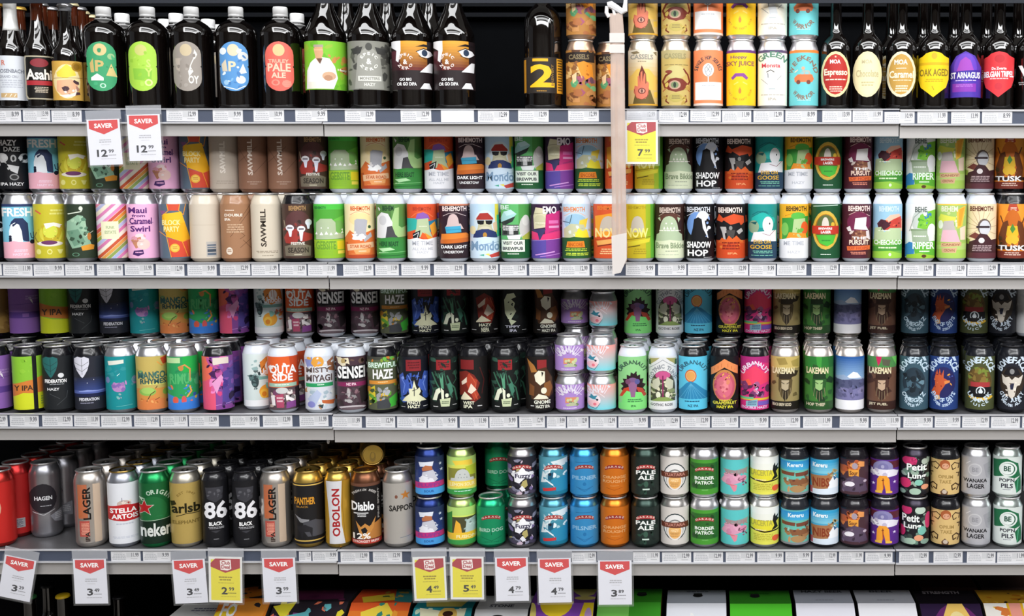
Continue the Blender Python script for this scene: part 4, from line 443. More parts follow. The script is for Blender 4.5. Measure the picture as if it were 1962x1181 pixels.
# ---- bottle labels (drawn on the cylinder of the bottle)
def oval(c, cx=50, w=33, edge=None): return 'e %g 26 %g 25 %s;e %g 74 %g 25 %s;r %g 26 %g 74 %s;p 0b0806 %g 50 %g 47 %g 53;p 0b0806 %g 50 %g 47 %g 53' % (cx, w, c, cx, w, c, cx-w, cx+w, c, cx-w+2.5, cx-w-1, cx-w-1, cx+w-2.5, cx+w+1, cx+w+1)
FL = 'flagon bottle with white screw cap and '
Dn('fgreen', 'FG', '-', 'G', FL+'green oval label', oval('3f9e6c', 44)+';e 42 17 15 12 d4c088;e 66 30 8 6 9ac08a;p c8b070 18 44 26 34 28 62 20 62;t c8b070 30 38 50 60 P;p d4c080 66 44 78 70 54 68;p eef8f0 20 72 34 64 48 72 48 78 20 78;e 46 88 7 5 b8e0c8;e 46 88 4 3 3f9e6c;n 701 10 18 10 70 92 5 4aae7a 349060')
Dn('flime', 'FG', '-', 'G', FL+'lime oval label', oval('a8d44c', 40)+';e 38 18 14 11 c8c878;p 8cc444 18 54 62 56 60 80 20 76;t c4e478 50 36 60 52 S;t c4e070 46 54 64 70 Y;e 54 82 9 7 d8ee9a;e 54 82 5 4 a8d44c;n 711 10 14 20 62 92 6 b4dc5c 98c840')
Dn('fgrey', 'FG', '-', 'G', FL+'taupe grey oval label', oval('9c948c', 41)+';e 40 18 14 12 c8b898;p b8aca0 14 34 26 34 24 60 16 56;p e8e4dc 60 16 66 26 60 36 56 30;p ece8e0 50 50 56 60 46 70 44 60;t ece8e0 44 68 68 84 OY;s e8e4dc 2 60 30 50 48 46 64;n 721 12 14 20 66 92 5 a8a098 8c847c')
Dn('fblue', 'FG', '-', 'G', FL+'sky blue oval label', oval('5a94cc', 45)+';e 44 18 14 12 dccdb0;e 20 20 8 7 dfe8f0;e 66 30 12 9 d0d4d4;p d4c8b0 16 46 26 36 30 60 18 60;t dcd0b0 32 40 50 60 P;p dfe8ec 66 44 74 62 54 66;e 60 76 11 8 dce8f0;n 731 14 16 10 70 92 6 7cb0dc 4a80bc dce8f0;e 26 82 6 5 9cc4e4;s dce8f0 2 20 90 50 96 70 88')
Dn('fred', 'FG', '-', 'G', FL+'coral red oval label', oval('e0685c', 46)+';e 45 18 14 12 ecc08c;t f4b8a0 20 36 68 43 TRULEY;t f8c8b0 18 44 72 60 PALE;t f8c8b0 26 62 60 73 ALE;e 36 82 10 6 ee9080;e 36 82 6 4 e0685c;e 62 84 11 7 ee9080;l e88878 3 52 78 72 90')
Dn('fman', 'FT', '7cc032', 'G', 'tall dark flagon with green label showing man in white', 'n 741 20 0 0 100 100 12 6ab02c 8ccc44 94b83a;n 742 8 50 30 96 60 9 c88a4a b8a040;p f2f4f2 4 98 6 60 14 44 30 32 44 34 58 36 70 52 76 76 66 98;p d0a078 22 16 30 8 42 10 44 26 40 36 34 46 26 36;r 22 8 44 13 a89a8a;r 23 17 43 20 e0b088;p 6a4a3a 28 36 42 36 36 48;e 56 72 16 9 d0a888;e 54 76 10 6 b88a6c;r 8 84 56 98 eceadc;t e8f0dc 76 56 98 62 Hazy')
Dn('fgreylabel', 'FT', '85857c', 'G', 'tall dark flagon with grey bearded-mask label', 'n 751 10 2 2 30 100 9 4a4a46 5c5c56;n 752 10 74 2 98 100 9 4a4a46 5c5c56;p 9a9a92 24 30 40 16 60 16 76 30 84 98 16 98;p 3c3c3a 8 16 36 12 30 26 14 28;p 3c3c3a 92 16 64 12 70 26 86 28;e 50 12 8 8 4a4a46;a e8e8e0 50 42 20 16 -70 70 6 EPEIC;a e8e8e0 50 42 20 16 -110 -250 6 ZERO;t f0f0e8 44 36 56 48 &;r 24 72 78 82 dcdcd4;t 8a8a82 28 74 74 80 MONSTERS;t e0e0d8 38 86 64 93 HAZY')
Dn('fface', 'FT', '241a1c', 'G', 'tall dark flagon with sunset-coloured face label', 'g 20 0 84 60 10 e0a038 6a2a24;g 0 20 20 60 5 5a2a34 3c1c22;p f2f2f4 0 0 22 0 22 20 16 44 10 40 12 20 0 12;p 1a1416 56 12 76 6 96 8 98 12 76 11;p f2f2f4 60 22 76 16 92 20 98 26 86 34 70 32;e 78 24 7 7 2c3c54;s 1a1416 1.6 58 22 76 15 94 18;s 1a1416 1.4 64 30 80 36 96 30;p f2f2f4 66 64 90 44 98 44 96 64;p f2f2f4 66 98 76 86 88 86 94 98;a e8dcd8 32 42 16 14 -70 70 6 EPEIC;a e8dcd8 32 42 16 14 -110 -250 6 ZERO;t f0e8e0 27 38 37 48 &;t f0f0f0 18 76 46 82 GO_BIG;t f0f0f0 12 85 58 92 OR_GO_DIPA', )
Dn('ftwo', 'FT', '2e2824', 'G', 'dark flagon with large yellow number two', 'r 0 6 6 98 c88a28;r 84 3 100 100 e0a02c;l 3a2c18 12 86 6 98 96;t f8bc20 16 20 78 84 2;r 22 4 62 12 f0b024;l c8902c 1 32 93 58 97;v 8a6a34 70 20 76 80 BREWERY')
Dn('bwhite', 'BS', 'd4d8de', 'G', 'brown bottle with white label and foil neck', 't c87a6a 14 10 26 22 R;t 7a7e8a 0 30 84 39 ROSENBACH;t 9a9eaa 4 44 66 50 GRAND_CRU;l b8bcc6 4 6 54 80 74;r 8 84 60 94 c8a878;s e8dcc8 1.6 20 92 26 86;s e8dcc8 1.6 36 92 42 86;s e8dcc8 1.6 50 92 56 86')
Dn('bsilver', 'BS', '-', 'G', 'brown bottle with silver-framed black label', 'p b0a890 4 0 92 0 98 8 98 90 90 98 8 98 2 90 2 6;p 141210 8 3 88 3 94 9 94 88 88 95 11 95 6 88 6 8;e 50 16 30 10 8a3038;t f0ece4 6 30 90 54 Asahi;r 6 56 94 66 a82c34;l c8bca8 4 30 70 76 84')
Dn('bgold', 'BM', 'd0a44c', 'G', 'brown bottle with gold label and cartoon face', 'e 46 52 42 44 f0dca4;p e8d44c 14 30 46 8 70 20 76 36 40 44 16 40;s 8a5a3a 1 4 44 96 42;p e8b08a 14 50 60 46 84 56 70 80 30 88 12 76;n 761 12 28 54 80 86 7 4a3038 eee4dc b08070;e 78 14 16 12 a87c20;e 78 14 10 8 8a6418;p f0eadc 20 88 60 84 76 76 70 88 40 94')
for key, c1, c2, edge, d, ex in (
    ('moared', 'ecd9a4', 'b8322c', 0, 'dark bottle with red oval label', 't fff 32 18 66 27 MOA;t f4e8d0 14 38 88 56 Espresso;l f0dcc8 1 18 60 84 65;l f0c8b8 3 30 76 72 90;k 50 12 2.6 f0e0c0'),
    ('moacream', 'e8dcae', 'ece0b4', 0, 'dark bottle with cream oval label', 't c8bc94 32 18 66 27 MOA;t c4b88c 14 40 86 56 Chocolate;l c8bc8c 2 30 66 72 78'),
    ('moagold', 'ece2c0', 'c49a4c', 0, 'dark bottle with gold oval label', 't f8f0dc 28 18 70 29 MOA;l f8f0dc 1 34 36 66 39;t f8ecd0 12 42 90 58 Caramel;l f0e4c4 1 20 62 82 65;l f0e4c4 3 30 74 72 90')):
    Dn(key, 'BL', '-', 'G', d, 'e 50 50 47 50 %s;e 50 50 40 44 %s;' % (c1, c2)+ex)
Dn('shieldyellow', 'BL', '-', 'G', 'dark bottle with yellow shield label', 'p f4cc1c 2 14 16 10 26 4 50 0 74 4 84 10 98 14 98 60 90 78 50 100 10 78 2 60;e 52 10 9 7 d8ac2c;r 2 24 98 30 dcae1c;t 8a7424 6 38 96 54 OAK_AGED;l c8a01c 2 20 60 80 68;s a88a1c 1.4 46 76 52 84')
Dn('archpurple', 'BL', '-', 'G', 'dark bottle with purple arched label', 'p 5038a8 2 100 2 30 20 10 50 0 80 10 96 30 100 34 100 100;e 50 36 36 32 6a44c0;p a04ab8 22 44 34 20 50 12 66 20 78 44;p 3c2a98 0 44 100 40 100 62 0 64;t f4f4ff 4 45 96 59 ST_ARNAGUS;l c8b8f0 1 14 62 84 66;r 10 70 84 88 8a3cb0;l b070d0 2 16 72 80 78')
Dn('shieldred', 'BL', '-', 'G', 'dark bottle with red shield label', 'p dc3a40 2 14 16 10 26 4 50 0 74 4 84 10 98 14 98 60 90 78 50 100 10 78 2 60;e 52 16 16 9 c03038;t f8e8e8 28 34 74 40 De_Zwarte;t fff 4 43 96 56 BELGIAN_TRIPEL;l f0c8c8 1 20 58 80 62;e 50 76 12 8 c83440')
Dn('bedge', 'BL', '-', 'G', 'dark bottle at the right edge of the picture', 't eee 10 30 60 60 V;l 9a9a9a 2 10 66 60 74')
# ---------------------------------------------------------------- the place: room shell
def simple(name, x0, y0, z0, x1, y1, z1, m, kind='structure', parent=None):
    pb = PB(); pb.box(x0, y0, z0, x1, y1, z1, m); o = link(name, pb.mesh(name), parent)
    if kind and not parent: o['kind'] = kind
    return o
simple('floor', -6, -4.2, -.05, 6, .6, 0, mat('floor_vinyl', '9a948c', .35, noise=.08, nscale=6))
simple('ceiling', -6, -4.2, 3.25, 6, .6, 3.3, mat('ceiling_white', 'd8d8d6', .9))
simple('wall_opposite', -6, -4.25, 0, 6, -4.2, 3.25, mat('wall_grey', '8a8782', .8, noise=.25, nscale=3))
simple('wall_back', -6, .50, 0, 6, .55, 3.25, mat('black_back_panel', '050608', .8, spec=.05, noise=.1, nscale=20))
DARKP = mat('dark_fascia', '2a2d34', .6, spec=.2); LIPM = mat('shelf_lip_grey', 'b5b2b0', .40, metal=.2, noise=.04, nscale=5)
DECKM = mat('shelf_deck_grey', '58585a', .4, metal=.2); RAILM = mat('ticket_rail_white', 'bdbec2', .3, coat=.3); SLATE = mat('ticket_rail_slate', '4b5263', .4)
simple('trim_1', -1.6, -.006, z_at(6, -.006), 1.6, -.001, z_at(6, -.006)+.020, DARKP)
for i, y in enumerate((9, 29)):
    simple('trim_%d' % (i+2), -1.6, .47, z_at(y, .47)-.004, 1.6, .50, z_at(y, .47)+.006, mat('dark_back_rail', '101216', .7, spec=.1))
# ---------------------------------------------------------------- shelves: [deck y, rail bottom y, lip bottom y] per bay, bay joints in px
ORD = ['', 'top', 'second', 'third', 'fourth']
BAYS = {1: ((208.5, 236, 261), (209, 236.5, 261.5), (212, 239.5, 265)), 2: ((504, 531, 553.5), (504, 531, 554.5), (504, 532, 554.5)),
        3: ((794, 820.5, 843.5), (796, 823, 848), (796, 823, 843)), 4: ((1055, 1078.5, 1101), (1056, 1080.5, 1103.5), (1055.5, 1082, 1102.5))}
JOINT = {1: (622, 1722), 2: (632.5, 1718), 3: (642, 1717), 4: (650, 1713.5)}
DECK = {}
for s in (1, 2, 3, 4):
    DECK[s] = z_at(BAYS[s][1][0], -.004)
    for b in range(3):
        zt = z_at(BAYS[s][b][0], -.012); zr = z_at(BAYS[s][b][1], -.012); zl = z_at(BAYS[s][b][2], -.004)
        xa = x_at(JOINT[s][b-1], zl, 0)+.0012 if b else -1.35
        xb = x_at(JOINT[s][b], zl, 0)-.0012 if b < 2 else 1.30
        sh = empty('shelf', ((xa+xb)/2, 0, DECK[s])); w = (xb-xa)/2; z0 = DECK[s]
        tag(sh, 'grey metal %s shelf with ticket rail, %s bay' % (ORD[s], ('left', 'middle', 'right')[b]), 'shelf', 'bays of shelving')
        simple('deck', -w, -.002, -.004, w, .495, -.0002, DECKM, parent=sh)
        pb = PB(); pb.box(-w, -.004, zl-z0, w, -.001, -.001, LIPM); pb.box(-w, -.001, zl-z0, w, .012, zl-z0+.002, LIPM); link('lip', pb.mesh('lip'), sh)
        pb = PB(); a, c = zr-z0, zt-z0
        pb.box(-w, -.0085, a+.002, w, -.0042, c-.001, SLATE)
        pb.box(-w, -.0125, a-.0012, w, -.0042, a+.0022, RAILM); pb.box(-w, -.0115, c-.0016, w, -.0042, c+.0006, RAILM)
        link('ticket_rail', pb.mesh('ticket_rail'), sh)
# ---------------------------------------------------------------- can bodies
R0 = .0307
HT = z_at(370.5, .02)-DECK[2]; HL = z_at(903, .02)-DECK[4]; HS = (z_at(857.5, .02)-DECK[4])/2; HY = (z_at(642.5, .02)-DECK[3])/2
SH = {'T': (R0, HT, .0195), 'L': (.0312, HL, .021), 'N': (.0268, HL, .016), 'S': (R0, HS, .0165), 'Y': (R0, HY, .0185)}
BODY = {}; LIDM = {'s': mat('lid_silver', 'dededf', .36, .9), 'g': mat('lid_gold', 'c8a860', .28, 1.), 'k': mat('lid_black', '2a2a2e', .3, .6), 'w': mat('lid_bright', 'dcdcde', .22, .9)}
TABM = mat('pull_tab_metal', 'a8a8ae', .3, 1.)
def can_body(sh, code):
    k = (sh, code)
    if k in BODY: return BODY[k]
    R, h, s = SH[sh]; n = R*.82; m = body_mat(code)
    full = s < .02
    pts = [(n*.96, .0003), (n, .0018), (R*.93, .0052), (R, .0105), (R, h-s-.0055)]
    for t in (.25, .5, .75, 1): pts.append((R-(R-n)*(t**1.6 if not full else t**1.5), h-s-.0055+s*t*.93))
    pts += [(n*.985, h-.0045), (n*.99, h-.003)]
    me = lathe('can_body', pts, m); BODY[k] = me; return me
LIDS = {}
def can_lid(sh, lid):
    k = (sh, lid)
    if k in LIDS: return LIDS[k]
    R, h, s = SH[sh]; n = R*.82
    prof = [(n*.985, h-.0042), (n*1.03, h-.0034), (n*1.05, h-.0016), (n*1.03, h-.0003), (n*.98, h), (n*.93, h-.0006), (n*.88, h-.0045), (n*.84, h-.0048), (n*.82, h-.0034), (n*.3, h-.0034), (n*.02, h-.0034)]
    LIDS[k] = lathe('can_lid', prof, LIDM[lid], seg=30); return LIDS[k]
TABS = {}
def can_tab(sh, lid):
    k = (sh, lid)
    if k in TABS: return TABS[k]
    R, h, s = SH[sh]; n = R*.8; pb = PB(); m = LIDM[lid] if lid == 'g' else TABM; z = h-.0022; w, l = n*.30, n*.85
    o = [(math.cos(a*math.pi/8)*w, -l*.25+math.sin(a*math.pi/8)*l*.62) for a in range(16)]
    for i in range(16):
        j = (i+1) % 16; a, b = o[i], o[j]; c, d = (a[0]*.55, a[1]*.6+.001), (b[0]*.55, b[1]*.6+.001)
        pb.face([(a[0], a[1], z), (b[0], b[1], z), (d[0], d[1], z), (c[0], c[1], z)], m)
        pb.face([(a[0], a[1], z-.001), (b[0], b[1], z-.001), (b[0], b[1], z), (a[0], a[1], z)], m)
    TABS[k] = pb.mesh('pull_tab'); return TABS[k]
PROTO = {}; SHR = {}; BEH = set()
HIGH = set('fluffy citrus citruspear dog graffiti surf pils orange pale tubewhite petit petitturned wanaka popn lacerta plainwhite'.split())
def label_range(key):
    sh = DS[key]['shape']; R, h, s = SH[sh]
    if sh in ('L', 'N'): return .010, h-s-.004
    if sh == 'S': return .0085, (h-s-.003 if key in HIGH else h-.0255)
    if sh == 'Y': return .0085, h-s-.003
    if DS[key]['body'][0] == 'p' and DS[key]['bg'] == DS[key]['body'][1:]: return .008, h-s-.004
    return .0085, h-s-.003
def can(key):
    "first call builds the can, later calls copy it"
    if key in PROTO:
        o = copy_tree(PROTO[key]); SHR[o.name] = SH[DS[key]['shape']][:2]; return o
    d = DS[key]; sh = d['shape']; R, h, s = SH[sh]
    root = empty('beer_can', (0, 0, 0)); link('body', can_body(sh, d['body']), root)
    z0, z1 = label_range(key)
    link('printed_label', wrap_label('label_'+key, R, z0, z1, d['bg'], d['ops'], INKM if d['ink'] == 'm' else INK), root)
    l = link('lid', can_lid(sh, d['lid'] if d['lid'] in LIDM else 's'), root); link('pull_tab', can_tab(sh, d['lid']), l)
    PROTO[key] = root; SHR[root.name] = (R, h); return root
ITEMS = []   # (shelf, px, description) of the front row, for the tickets below
def put(key, px, s, row=0, lift=0, pz=None, loc='', rot=0, dy=0, group=None, exact=True, roll=0):
    d = DS[key]; R, h, _ = SH[d['shape']]
    Y = .010+R+row*.0650+dy; z = DECK[s]+lift; X = x_at(px, z+h*.5, Y)
    o = can(key); o.location = (X, Y, z)
    yaw = math.atan2(X-CX, Y+D); o.rotation_euler = (0, 0, -yaw+math.radians(rot)+ (random.Random(int(px)*7+row).uniform(-.05, .05) if row or lift else 0))
    tag(o, d['desc']+', '+loc, 'can', group or 'cans on the %s shelf' % ORD[s])
    return o, X
def behind(key, X, s, row, lift, loc, group=None, rot=20, jx=0):
    d = DS[key]; R, h, _ = SH[d['shape']]; o = can(key); rd = random.Random(int(X*1e4)+row)
    BEH.add(o.name)
    o.location = (X+rd.uniform(-.0008, .0008)+jx, .010+R+row*.0650, DECK[s]+lift)
    o.rotation_euler = (0, 0, rd.uniform(-.6, .6)+math.radians(rot))
    tag(o, d['desc']+', '+loc, 'can', group or 'cans in the files behind, %s shelf' % ORD[s])
    return o
def ordn(i): return ('second', 'third', 'fourth', 'fifth', 'sixth', 'seventh')[i-1]
# ---- top shelf cans
NM = {}
for px, key in ((1232, 'hand'), (1295, 'crab'), (1357, 'hopseries'), (1420, 'skyjuice'), (1480, 'monsta'), (1540, 'warrior')):
    put(key, px, 1, loc='lower of two on top shelf'); put(key, px, 1, lift=HT+.0003, loc='upper of two on top shelf'); ITEMS.append((1, px, DS[key]['desc']))
put('nuts', 1113, 1, loc='lower can left of clear strip'); put('nuts', 1113, 1, lift=HT+.0003, loc='upper can left of clear strip'); ITEMS.append((1, 1113, DS['nuts']['desc']))
put('nuts', 1170, 1, row=.6, loc='half hidden behind the clear strip')
# ---- second shelf
S2 = [(-22, 'hazy', 27), (38, 'fresh', 85), (97, 'olive', 143), (156, 'ship', 201), (217, 'rainbow', 258), (275, 'pinkscript', 314), (336, 'hexagon', 374), (394, 'creamblank', 431), (453, 'brownback', 485), (511, 'sawcream', None),
      (571, 'santa', 600), (631, 'croc', 658), (690, 'peach', 719), (750, 'meadow', 781), (809, 'metime', 841), (870, 'cyan', 901), (929, 'mondo', 957), (988, 'brewpub', 1014), (1046, 'magenta', 1072), (1105, 'sunrise', 1129), (1165, 'nowred', 1186),
      (1226, 'nowyellow', 1243), (1283, 'brave', 1300), (1341, 'shadow', 1358), (1400, 'ember', 1416), (1461, 'goose', 1474), (1521, 'metimegold', 1530), (1582, 'lager', 1586), (1641, 'pursuit', 1644), (1700, 'church', 1702), (1763, 'lizard', 1764), (1823, 'crown', 1822), (1880, 'rays', 1876), (1940, 'antler', 1934)]
GAP = .0003
for px, key, p2 in S2:
    _, X = put(key, px, 2, loc='front row of second shelf'); ITEMS.append((2, px, DS[key]['desc']))
    k2 = key
    if key in ('creamblank',): k2 = 'sawgrey'
    if key == 'brownback': k2 = 'sawbrown'
    if k2 == 'sawgrey':
        if 'sawgrey' not in DS: Dn('sawgrey', 'T', 'b9ada0', 'pb9ada0', 'grey-beige can with faint sideways lettering', 'v e0d8ce 34 10 52 70 SAWMILL;l a89c90 2 20 84 80 92')
    if p2 is None: behind(key, X, 2, 1, 0, 'second in its file, second shelf'); continue
    o, X2 = put(k2, p2, 2, row=1, lift=HT+GAP, loc='upper tier of second shelf')
    behind(key, X2, 2, 1, 0, 'second in its file, second shelf', rot=0)
put('sawbrown', 542, 2, row=1, lift=HT+GAP, loc='upper tier, beside dark santa can')
# ---- third shelf
S3 = [(-10, 'purple', 47), (57, 'lime', None), (112, 'fedgreen', 160), (173, 'fednavy', 219), (233, 'tealfloral', 277), (292, 'mango', 334), (351, 'reef', 390), (418, 'violet', 448), (495, 'peachcan', 515), (543, 'outa', 575), (613, 'misty', None), (674, 'sensei', 699),
      (733, 'haze', 755), (793, 'ghostblue', 815), (851, 'ghostgreen', 871), (908, 'ghostred', None), (969, 'ghostgreen', None), (1035, 'ghostbrown', 1047), (1212, 'hair', 1222), (1270, 'garden', 1283), (1328, 'beam', 1338), (1388, 'grapefruit', 1398), (1446, 'fuchsia', 1452),
      (1504, 'lakegold', 1507), (1569, 'lakegreen', 1565), (1628, 'skycan', 1624), (1689, 'lakebrown', 1690), (1751, 'boneteal', 1753), (1808, 'boneblue', 1808), (1877, 'boneolive', 1867), (1939, 'bonebear', 1926)]
for px, key, p2 in S3:
    dy = {'purple': .002, 'fedgreen': .002, 'fednavy': .002, 'peachcan': .034}.get(key, 0)
    loc = 'front row of third shelf'
    if key == 'ghostgreen': loc = 'left of red-swirl can, third shelf' if px < 900 else 'right of red-swirl can, third shelf'
    _, X = put(key, px, 3, loc=loc, dy=dy, rot={'peachcan': 25}.get(key, 0)); ITEMS.append((3, px, DS[key]['desc']+(' beside brown can' if px == 969 else '')))
    Z = DECK[3]+HT
    X2 = x_at(p2, Z, .010+R0+.13) if p2 else X+(CX-X)*.055
    for r in ((2,) if key == 'peachcan' else (1, 2)):
        behind(key, X+(X2-X)*r/2, 3, r, 0, ('%s in its file, '+('left of red-swirl' if (key == 'ghostgreen' and px < 900) else 'right of red-swirl' if key == 'ghostgreen' else 'third shelf')) % ordn(r), jx=random.Random(int(px)+r).uniform(-.002, .002))
    if p2: put(key, p2, 3, row=2, lift=HT+GAP, loc='upper tier of third shelf')
for p2, key, l in ((106, 'limefront', ''), (-8, 'goldbrown', ''), (634, 'sensei', ''), (928, 'ghostredcentre', ''), (984, 'ghostface', ''), (1966, 'whitepartial', '')):
    put(key, p2, 3, row=2, lift=HT+GAP, loc='upper tier, beside orange can' if key == 'sensei' else 'upper tier of third shelf')
for px, key, p3, r3 in ((1092, 'stubviolet', 1101, 2), (1153, 'stubpeach', 1156, 1.35)):
    _, X = put(key, px, 3, loc='bottom of its stack, third shelf'); ITEMS.append((3, px, DS[key]['desc']))
    put(key, px-1, 3, lift=HY+GAP, loc='middle of its stack, third shelf', rot=-4)
    o, X3 = put(key, p3, 3, row=r3, lift=2*(HY+GAP), loc='highest and set back, third shelf')
    behind(key, X3, 3, r3, 0, 'beneath the set-back one, third shelf'); behind(key, X3, 3, r3, HY+GAP, 'directly beneath highest one, third shelf')
# ---- fourth shelf, tall cans with five more rows behind
S4 = [(-2, 'kingred', 0, 6), (88, 'haagen', 1, 5), (174, 'chrome', 0, 6), (238, 'redband', 0, 6), (298, 'redstar', 0, 6), (357, 'goldcan', 0, 6), (413, 'eightsix', 0, 6), (471, 'eightsix', 0, 6), (529, 'chrome', 0, 6), (592, 'panther', 0, 6), (648, 'obolon', 0, 4), (702, 'devil', 0, 5), (763, 'starsilver', 0, 4)]
for px, key, r0, n in S4:
    nb = {174: ', beside white can', 529: ', beside gold-lettered black can', 413: ', beside gold can', 471: ', right of its twin'}.get(px, '')
    _, X = put(key, px, 4, row=r0, loc=('front of fourth shelf'+nb) if not r0 else 'set back on fourth shelf')
    ITEMS.append((4, px, DS[key]['desc']+nb.replace(',', '')))
    for r in range(r0+1, n):
        k = 'kingredside' if (key == 'kingred' and r == 1) else key
        loc = '%s in its file%s' % (ordn(r), nb if nb else ', fourth shelf')
        behind(k, X+.0015*r, 4, r, 0, loc, rot=(0 if k != key else 15))
g = can('obolon'); gz = DECK[4]+HL+.0268+.0005; gx = x_at(714, gz, .05); gth = -math.atan2(gx-CX, .05+D)
g.location = (gx-math.sin(gth)*HL, .05+math.cos(gth)*HL, gz); g.rotation_euler = (math.pi/2, 0, gth)
SHR.pop(g.name)
tag(g, 'gold-ended can lying on its side on top of the tall cans', 'can')
S4S = [(824, 'fluffy', 'fluffy'), (885, 'citruspear', 'citrus'), (941, 'dog', None), (1001, 'graffiti', 'graffiti'), (1061, 'surf', 'surf'), (1120, 'pils', 'pils'), (1178, 'orange', 'orange'), (1237, 'pale', 'pale'), (1293, 'tubewhite', 'tubewhite'), (1350, 'patrol', 'patrol'), (1408, 'candyfloss', 'candyfloss'), (1465, 'lacerta', 'lacerta'),
       (1523, 'baker', 'baker'), (1580, 'nibs', 'nibs'), (1637, 'dusk', 'dusk'), (1695, 'mushroom', 'mushroom'), (1753, 'petitturned', 'petit'), (1811, 'opus', 'opus'), (1870, 'wanaka', 'wanaka'), (1930, 'popn', 'popn'), (1990, 'plainwhite', 'plainwhite')]
for px, a, b in S4S:
    _, X = put(a, px, 4, loc='lower of two, fourth shelf' if b == a else 'bottom of stack, fourth shelf'); ITEMS.append((4, px, DS[a]['desc']))
    if b: put(b, px-.5, 4, lift=HS+GAP, loc='upper of two, fourth shelf' if b == a else 'top of stack, fourth shelf')
    if 1000 < px < 1800:
        behind(b or a, X, 4, 1, HS+GAP, 'second in its file, upper tier'); behind(a, X, 4, 1, 0, 'second in its file, lower tier')
for r in (1, 2):
    _, X = put('dog', 952+4*r, 4, row=r, lift=HS+GAP, loc='%s in its file, upper tier' % ordn(r)); put('dog', 952+4*r, 4, row=r, loc='%s in its file, lower tier' % ordn(r))
# ---- settle the rows behind so that no two cans touch
CANS = [[o, o.location.x, o.location.y, o.location.z, SHR[o.name][0], o.name in BEH, SHR[o.name][1]] for o in list(COL.objects) if o.name in SHR]
PAIRS = [(a, b) for i, a in enumerate(CANS) for b in CANS[i+1:] if a[3] < b[3]+b[6]-.001 and b[3] < a[3]+a[6]-.001 and abs(a[2]-b[2]) < .066 and abs(a[1]-b[1]) < .09]
for it in range(200):
    for a, b in PAIRS:
        for _ in (0,):
            dx, dy = b[1]-a[1], b[2]-a[2]; m = a[4]+b[4]+.0013
            if dx*dx+dy*dy >= m*m: continue
            need = math.sqrt(max(m*m-dy*dy, 0))-abs(dx); sg = 1 if dx >= 0 else -1
            if a[5] == b[5]: a[1] -= sg*need/2; b[1] += sg*need/2
            elif b[5]: b[1] += sg*need
            elif a[5]: a[1] -= sg*need
for c in CANS: c[0].location.x = c[1]
# ---------------------------------------------------------------- bottles
GLASS = mat('dark_beer_glass', '0b0706', .05, 0., .8, coat=1.); AMBER = mat('amber_neck_glass', '4a2010', .06, 0., .6, coat=.5)
CAPW = mat('white_screw_cap', 'f4f4f4', .35); CROWNS = {'cream': mat('cream_crown_cap', 'd8cba0', .35, .2), 'silver': mat('silver_crown_cap', 'c4c4c8', .3, .8), 'gold': mat('gold_foil', 'e0b050', .35, .6), 'yellow': mat('yellow_crown_cap', 'e8c020', .35), 'black': mat('black_crown_cap', '1c1c20', .3), 'green': mat('green_crown_cap', '2f6a3a', .35), 'white': mat('white_crown_cap', 'e8e8ea', .35)}
def smooth_prof(ctrl, n=5):
    out = []
    P = [ctrl[0]]+ctrl+[ctrl[-1]]
    for i in range(1, len(P)-2):
        for j in range(n):
            t = j/n; a, b, c, d = P[i-1], P[i], P[i+1], P[i+2]
            out.append(tuple(.5*((2*b[k])+(-a[k]+c[k])*t+(2*a[k]-5*b[k]+4*c[k]-d[k])*t*t+(-a[k]+3*b[k]-3*c[k]+d[k])*t**3) for k in (0, 1)))
    return out+[ctrl[-1]]
U = 1/920.
def Zp(py): return z_at(py, .05)-DECK[1]
BK = {}
def base(R): return [(R*.82, .0003), (R*.93, .002), (R, .007), (R, .014)]
def bottle_kind(k):
    "radius, glass profile, material, label z-range"
    if k == 'FG': R = .0415; return R, base(R)+[(R, Zp(70))]+smooth_prof([(R, Zp(68)), (R*.985, Zp(62)), (R*.92, Zp(55)), (R*.78, Zp(48)), (R*.58, Zp(42.5)), (.0165, Zp(38)), (.0150, Zp(33))], 4), (Zp(178), Zp(82))
    if k == 'FT': R = .0425; return R, base(R)+[(R, Zp(74))]+smooth_prof([(R, Zp(72)), (R*.985, Zp(66)), (R*.93, Zp(59)), (R*.82, Zp(50)), (R*.66, Zp(36)), (R*.48, Zp(20)), (R*.38, Zp(4)), (R*.33, Zp(-16)), (.0135, Zp(-36)), (.0130, Zp(-44))], 4), (Zp(174.5), Zp(82.5))
    if k == 'FJ': R = .040; return R, base(R)+[(R, Zp(78))]+smooth_prof([(R, Zp(70)), (R*.98, Zp(50)), (R*.92, Zp(36)), (R*.74, Zp(22)), (R*.42, Zp(10)), (.0150, Zp(4)), (.0150, Zp(2))], 4), (Zp(181), Zp(113))
    if k == 'BS': R = .0272; return R, base(R)+[(R, Zp(108))]+smooth_prof([(R, Zp(104)), (R*.95, Zp(92)), (R*.72, Zp(78)), (R*.54, Zp(62)), (R*.44, Zp(36)), (.0118, Zp(8)), (.0125, Zp(3))], 4), (Zp(195), Zp(111))
    if k == 'BM': R = .0282; return R, base(R)+[(R, Zp(116))]+smooth_prof([(R, Zp(112)), (R*.93, Zp(100)), (R*.66, Zp(88)), (R*.46, Zp(74)), (R*.40, Zp(46)), (.0116, Zp(20)), (.0124, Zp(16))], 4), (Zp(195), Zp(121))
    if k == 'BL': R = .0320; return R, base(R)+[(R, Zp(100))]+smooth_prof([(R, Zp(98)), (R*.93, Zp(86)), (R*.70, Zp(75)), (R*.47, Zp(66)), (R*.40, Zp(54)), (R*.37, Zp(30)), (.0110, Zp(-14)), (.0122, Zp(-24))], 4), (Zp(189), Zp(102))
PB_ = {}
